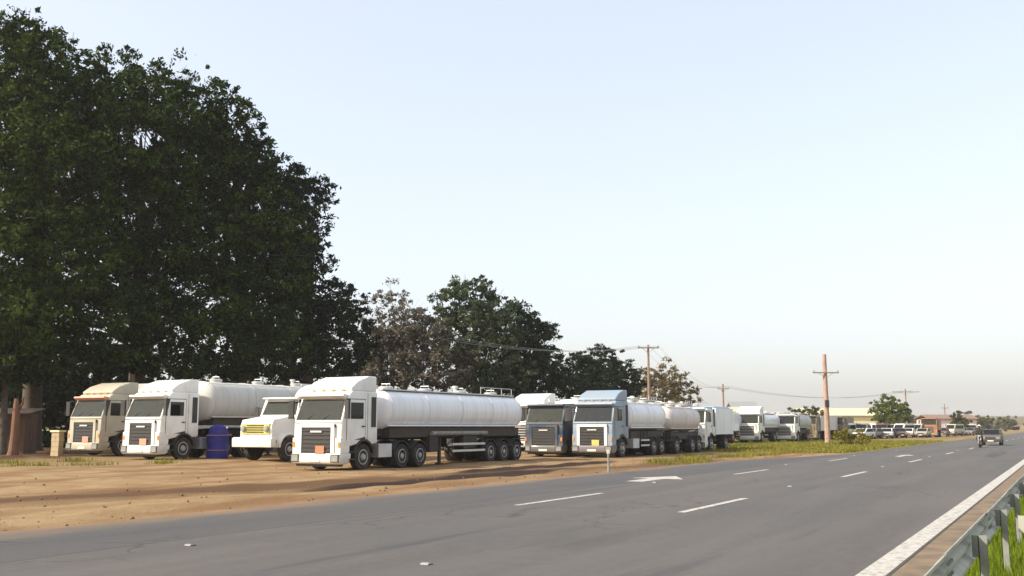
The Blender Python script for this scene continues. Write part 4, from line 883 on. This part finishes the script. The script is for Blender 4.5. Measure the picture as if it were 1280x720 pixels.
tree("round_tree", "compact dark round tree left of the thin distant pole", base(745, 108), [B(725, 462, 108, 2.4), B(752, 455, 108, 2.2), B(745, 478, 107, 3.0), B(775, 475, 108, 2.4), B(722, 490, 107, 2.6), B(780, 492, 108, 2.0)], leaf_black, bark, leaf=.18, dens=16, trunk_r=.3, group=MG)
tree("dry_tree", "tan dry tree behind the thin distant pole", base(828, 125), [B(812, 475, 125, 1.9), B(832, 468, 125, 1.9), B(846, 480, 126, 2.0), B(822, 490, 124, 2.4), B(856, 492, 126, 2.0), B(800, 492, 124, 1.7), B(835, 505, 124, 2.4)], leaf_tan, barkpale, leaf=.17, dens=9.5, trunk_r=.25, group=MG)
tree("round_tree", "bright green round tree in front of the pale yellow building", base(1113, 190), [B(1100, 516, 190, 2.0), B(1113, 511, 190, 2.6), B(1127, 515, 190, 2.0), B(1113, 522, 188, 2.8)], leaf_bright, bark, leaf=.24, dens=9.5, trunk_r=.25)
tree("conifer", "narrow olive conifer on the far verge near the road", base(1198, 196), [B(1198, 518, 196, .9), B(1198, 524, 196, 1.4), B(1199, 531, 196, 1.8), B(1197, 538, 196, 2.0)], leaf_hedge, bark, leaf=.22, dens=10.5, trunk_r=.2, fork=.1)
tree("shrub", "low yellow green shrub at the foot of the tall pale pole", base(1062, 92), [B(1052, 547, 92, .9), B(1068, 548, 92, 1.0), B(1080, 551, 91, .7)], leafmat("yellow_shrub", (.07, .07, .007), (.17, .15, .02), (.28, .23, .035)), bark, leaf=.10, dens=30, trunk_r=.05, fork=.1)
tree("shrub", "dull olive hedge bush left of the tall pale pole", base(1008, 150), [B(1000, 520, 150, 1.6), B(1014, 519, 150, 1.7), B(1025, 522, 150, 1.5)], leaf_hedge, bark, leaf=.2, dens=10.5, trunk_r=.1, fork=.1)
# far tree line reads as one mass
cs, rs = [], []
for k in range(150):
    px = random.uniform(640, 1330); d = random.uniform(330, 620); x, y = ground(px, d); h = random.uniform(2.2, 4.2)
    if x > -16: x -= 40
    cs.append((x, y, float(gz(x, y)) + h * .7)); rs.append(h)
v, f = leaves(cs, rs, 1.6, .6, .8, .4)
tag(obj("far_treeline", npmesh("far_treeline", v, f), leaf_hedge), "hazy far line of trees along the horizon", "trees", kind="stuff")

# ------------------------------------------------------------------ poles and wires
def pole(label, px, d, top_y, arm_y, armw=2.2, r=.14, m=wood, lean=0, ins=3, extra=None):
    x, y = ground(px, d); z0 = float(gz(x, y)); h = at(px, top_y, d).z - z0
    T = tag(empty("utility_pole", (x, y, z0), YAW), label, "utility pole", "utility poles along the road")
    obj("post", MB().tube([(0, 0, -.2), (lean * .5, 0, h * .5), (lean, 0, h)], [r * 1.2, r, r * .8], 10).mesh("pole_post"), m, T)
    if arm_y:
        az = at(px, arm_y, d).z - z0
        a = obj("crossarm", MB().box(-armw / 2, armw / 2, -r - .12, -r, -.06, .06, .01).mesh("crossarm"), wood, T, (lean, 0, az))
        for k in range(ins):
            xx = -armw / 2 + .1 + (armw - .2) * k / (ins - 1)
            obj("insulator", cached("insulator", lambda: MB().lathe([(0, .05), (.05, .09), (.08, .05), (.13, .08), (.17, .04), (.20, .01)], 10, 'z')), ceramic, a, (xx, -r - .06, .06))
        obj("brace", MB().tube([(-armw * .3, -r - .05, 0), (0, -r, -.55)], .02, 5).tube([(armw * .3, -r - .05, 0), (0, -r, -.55)], .02, 5).mesh("brace"), galvdark, a)
    if extra: extra(T, h)
    return T, Vector((x, y, 0))
def tf(T, h):
    obj("junction_box", MB().box(-.18, .18, -.42, -.15, 3.6, 4.3, .02).mesh("junction_box"), plastic, T)
    obj("step_iron", MB().box(-.30, .30, -.03, .03, 3.0, 3.04).box(-.30, .30, -.03, .03, 4.6, 4.64).mesh("step_iron"), galvdark, T)
pole("tallest pale wooden utility pole with short crossarm on the yellow verge", 1034, 100, 443, 466, 2.6, .24, woodpink, extra=tf)
P1, p1 = pole("dark utility pole with crossarm above the tan dry tree", 812, 104, 431, 435, 2.2, .14)
P2, p2 = pole("short dark pole between the tan tree and the distant white cabs", 905, 150, 480, 486, 1.7, .16)
P3, p3 = pole("thin pole behind the blue roofed truck", 873, 170, 481, 486, 1.5, .13)
P4, p4 = pole("thin distant pole with crossarm right of the round green tree", 1134, 200, 486, 490, 5.2, .15, ins=4)
P5, p5 = pole("faint thin pole beside the narrow olive conifer", 1182, 260, 505, 510, 1.8, .16)
def wire(label, a, b_, sag):
    pts = [a.lerp(b_, t) - Vector((0, 0, sag * 4 * t * (1 - t))) for t in np.linspace(0, 1, 15)]
    o = obj("power_line", MB().tube(pts, .014, 4).mesh("power_line"), galvdark); tag(o, label, "power line", "wires strung between the utility poles")
pa = [at(560, 425, 80), at(812, 434, 104), at(905, 484, 150)]
for k, nm in ((-1, "left"), (0, "middle"), (1, "right")):
    off = Vector((C_, S_, 0)) * (k * .95) + Vector((0, 0, .15))
    wire(f"{nm} wire running left from the dark pole over the round dark tree", pa[0] + off, pa[1] + off, .8)
    wire(f"{nm} wire sagging from the dark pole down to the short dark pole", pa[1] + off, pa[2] + off * .85, 1.6)
    wire(f"{nm} wire from the short dark pole to the thin distant pole", pa[2] + off * .85, at(1134, 489, 200) + off, 1.6)

# ------------------------------------------------------------------ buildings and small things
def building(name, label, px0, px1, d, wall_y, roof_y, depth, wallm, roofm, wins=6, gable=True):
    x0, y0 = ground(px0, d); x1, y1 = ground(px1, d); L = math.hypot(x1 - x0, y1 - y0)
    T = tag(empty(name, (x0, y0, float(gz(x0, y0))), YAW), label, "building")
    hz = at(px0, wall_y, d).z - T.location.z; rz_ = at(px0, roof_y, d).z - T.location.z
    obj("wall", MB().box(0, L, 0, depth, -.3, hz).mesh("wall"), wallm, T)
    prof = [(-.5, hz), (depth / 2, rz_), (depth + .5, hz), (depth + .5, hz + .15), (depth / 2, rz_ + .18), (-.5, hz + .15)]
    obj("roof", MB().prism(prof, -.5, L + .5).mesh("roof"), roofm, T)
    for k in range(wins):
        xx = L * (k + .5) / wins
        if k == wins // 2:
            obj("door", MB().box(xx - .6, xx + .6, -.05, .02, 0, 2.3, .01).mesh("door"), planks, T); continue
        wn = obj("window", MB().box(xx - .7, xx + .7, -.06, .02, 1.0, 2.2, .01).mesh("window"), white, T)
        obj("pane", MB().box(xx - .62, xx - .03, -.07, -.05, 1.07, 2.13).box(xx + .03, xx + .62, -.07, -.05, 1.07, 2.13).mesh("pane"), glassdark, wn)
    return T
building("warehouse", "long low building with pale yellow roof behind the tall pale pole", 1010, 1104, 215, 520, 510.5, 14, wallcream, roofyel, 5)
building("shop_building", "pale pink low building on the far verge near the narrow conifer", 1163, 1221, 240, 524, 519, 8, wallpink, sheet, 4)
building("shed", "small grey roofed shed directly behind the left distant white cab", 921, 946, 136, 514, 503, 5, wallcream, paint("grey_roof", (.25, .27, .27), rough=.5, low=False), 2)

# wooden kiosk in the shade at the far left
x, y = ground(20, 57); K = tag(empty("kiosk", (x, y, float(gz(x, y))), YAW + .15), "dark boarded kiosk in the shade at the far left edge", "kiosk")
for k in range(12): obj("board", cached("kboard", lambda: MB().box(0, .215, -.02, .02, 0, 2.3, .004)), planks, K, (-2.2 + k * .225, random.uniform(-.01, .01), 0))
obj("side_wall", MB().box(-2.2, -2.12, .02, 2.2, 0, 2.3).box(.43, .5, .02, 2.2, 0, 2.3).mesh("side_wall"), planks, K)
obj("counter_hatch", MB().box(-1.5, -.4, -.06, -.021, 1.0, 1.8, .01).mesh("hatch"), plastic, K)
obj("roof", MB().prism([(-.6, 2.25), (-.6, 2.29), (2.5, 2.62), (2.5, 2.58)], -2.5, .8).mesh("kroof"), sheet, K)
x, y = ground(18, 54); o = tag(empty("lit_stump", (x, y, float(gz(x, y)))), "reddish brown dead tree stump lit at the far left edge", "tree stump")
obj("trunk", MB().tube([(0, 0, -.2), (.05, 0, .3), (0, .05, 1.2), (.08, 0, 2.5), (.0, 0, 3.0)], [.34, .24, .2, .18, .10], 10).mesh("stump"), paint("red_bark", (.19, .095, .055), rough=.9, dirt=.5, dirtcol=(.12, .06, .04), scale=4, low=False, bump=.5), o)
obj("broken_limb", MB().tube([(.05, 0, 2.1), (.4, .1, 2.7), (.5, .1, 3.1)], [.10, .07, .03], 7).mesh("broken_limb"), MATS["red_bark"], o)
x, y = ground(70, 52); o = tag(empty("masonry_pillar", (x, y, float(gz(x, y)))), "short beige masonry pillar left of the cream truck", "pillar")
for k in range(5):
    for j in range(2):
        obj("block", cached("pblock", lambda: MB().box(0, .29, 0, .29, 0, .235, .012)), paint("tan_block", (.40, .30, .18), rough=.9, dirt=.5, low=False) if "tan_block" not in MATS else MATS["tan_block"], o, (-.3 + (j * .3 if k % 2 else j * .3), random.uniform(-.01, .01), k * .245))
obj("cap", MB().box(-.36, .36, -.06, .36, 1.225, 1.32, .02).mesh("pcap"), wallcream, o)
# blue tarpaulin bundle by the second tanker
x, y = ground(273, 48.2); z = float(gz(x, y))
def bundle():
    b = MB(); n = 20; rings = []
    for i, (zz, r) in enumerate([(0, .50), (.25, .52), (.6, .47), (.95, .50), (1.25, .45), (1.5, .36), (1.62, .12)]):
        rings.append([b.bm.verts.new((math.cos(2 * math.pi * k / n) * r * (1 + .10 * math.sin(k * 2.1 + i)), math.sin(2 * math.pi * k / n) * r * (1 + .08 * math.sin(k * 3.3 + i * 2)), zz)) for k in range(n)])
    for p, q in zip(rings, rings[1:]):
        for k in range(n): b.bm.faces.new((p[k], p[(k + 1) % n], q[(k + 1) % n], q[k]))
    b.bm.faces.new(rings[-1]); b.bm.faces.new(rings[0][::-1]); return b
o = tag(empty("tarpaulin_bundle", (x, y, z)), "deep blue tarpaulin bundle beside the second white tanker's tank", "tarpaulin")
obj("cover", bundle().mesh("tarp_cover"), bluetarp, o)
for zz in (.4, 1.1): obj("rope", MB().lathe([(-.015, .52), (.015, .535), (.03, .52)], 20, 'z').mesh("rope"), wood, o, (0, 0, zz))
# marker posts at the edge of the asphalt
for px, d, lab in ((760, 37.3, "small marker post with dull head at the asphalt edge"),):
    x, y = ground(px, d); o = tag(empty("marker_post", (x, y, float(gz(x, y)))), lab, "marker post")
    hh_ = .72 if px == 760 else .42
    obj("post", cached(f"mpost{hh_}", lambda: MB().tube([(0, 0, -.1), (0, 0, hh_)], .045, 8)), galvdark, o)
    obj("head", cached("mhead", lambda: MB().box(-.06, .06, -.03, .03, 0, .14, .01)), concrete, o, (0, 0, hh_ - .02))

# ------------------------------------------------------------------ haze
hz_ = MB().box(-3000, 3000, -700, 3000, -3.5, 46).mesh("haze", False)
hm = bpy.data.materials.new("haze_air"); hm.use_nodes = True; hn = hm.node_tree; hn.nodes.remove(hn.nodes["Principled BSDF"])
pv = hn.nodes.new("ShaderNodeVolumePrincipled"); pv.inputs["Density"].default_value = .00020; pv.inputs["Color"].default_value = (.95, .94, .95, 1); pv.inputs["Anisotropy"].default_value = .1
hn.links.new(pv.outputs[0], hn.nodes["Material Output"].inputs["Volume"])
tag(obj("haze", hz_, hm), "thin pale daylight haze over the whole place", "haze", kind="stuff")
print("TRIS", sum(len(o.data.polygons) * 2 for o in bpy.data.objects if o.type == 'MESH'), "OBJ", len(bpy.data.objects))
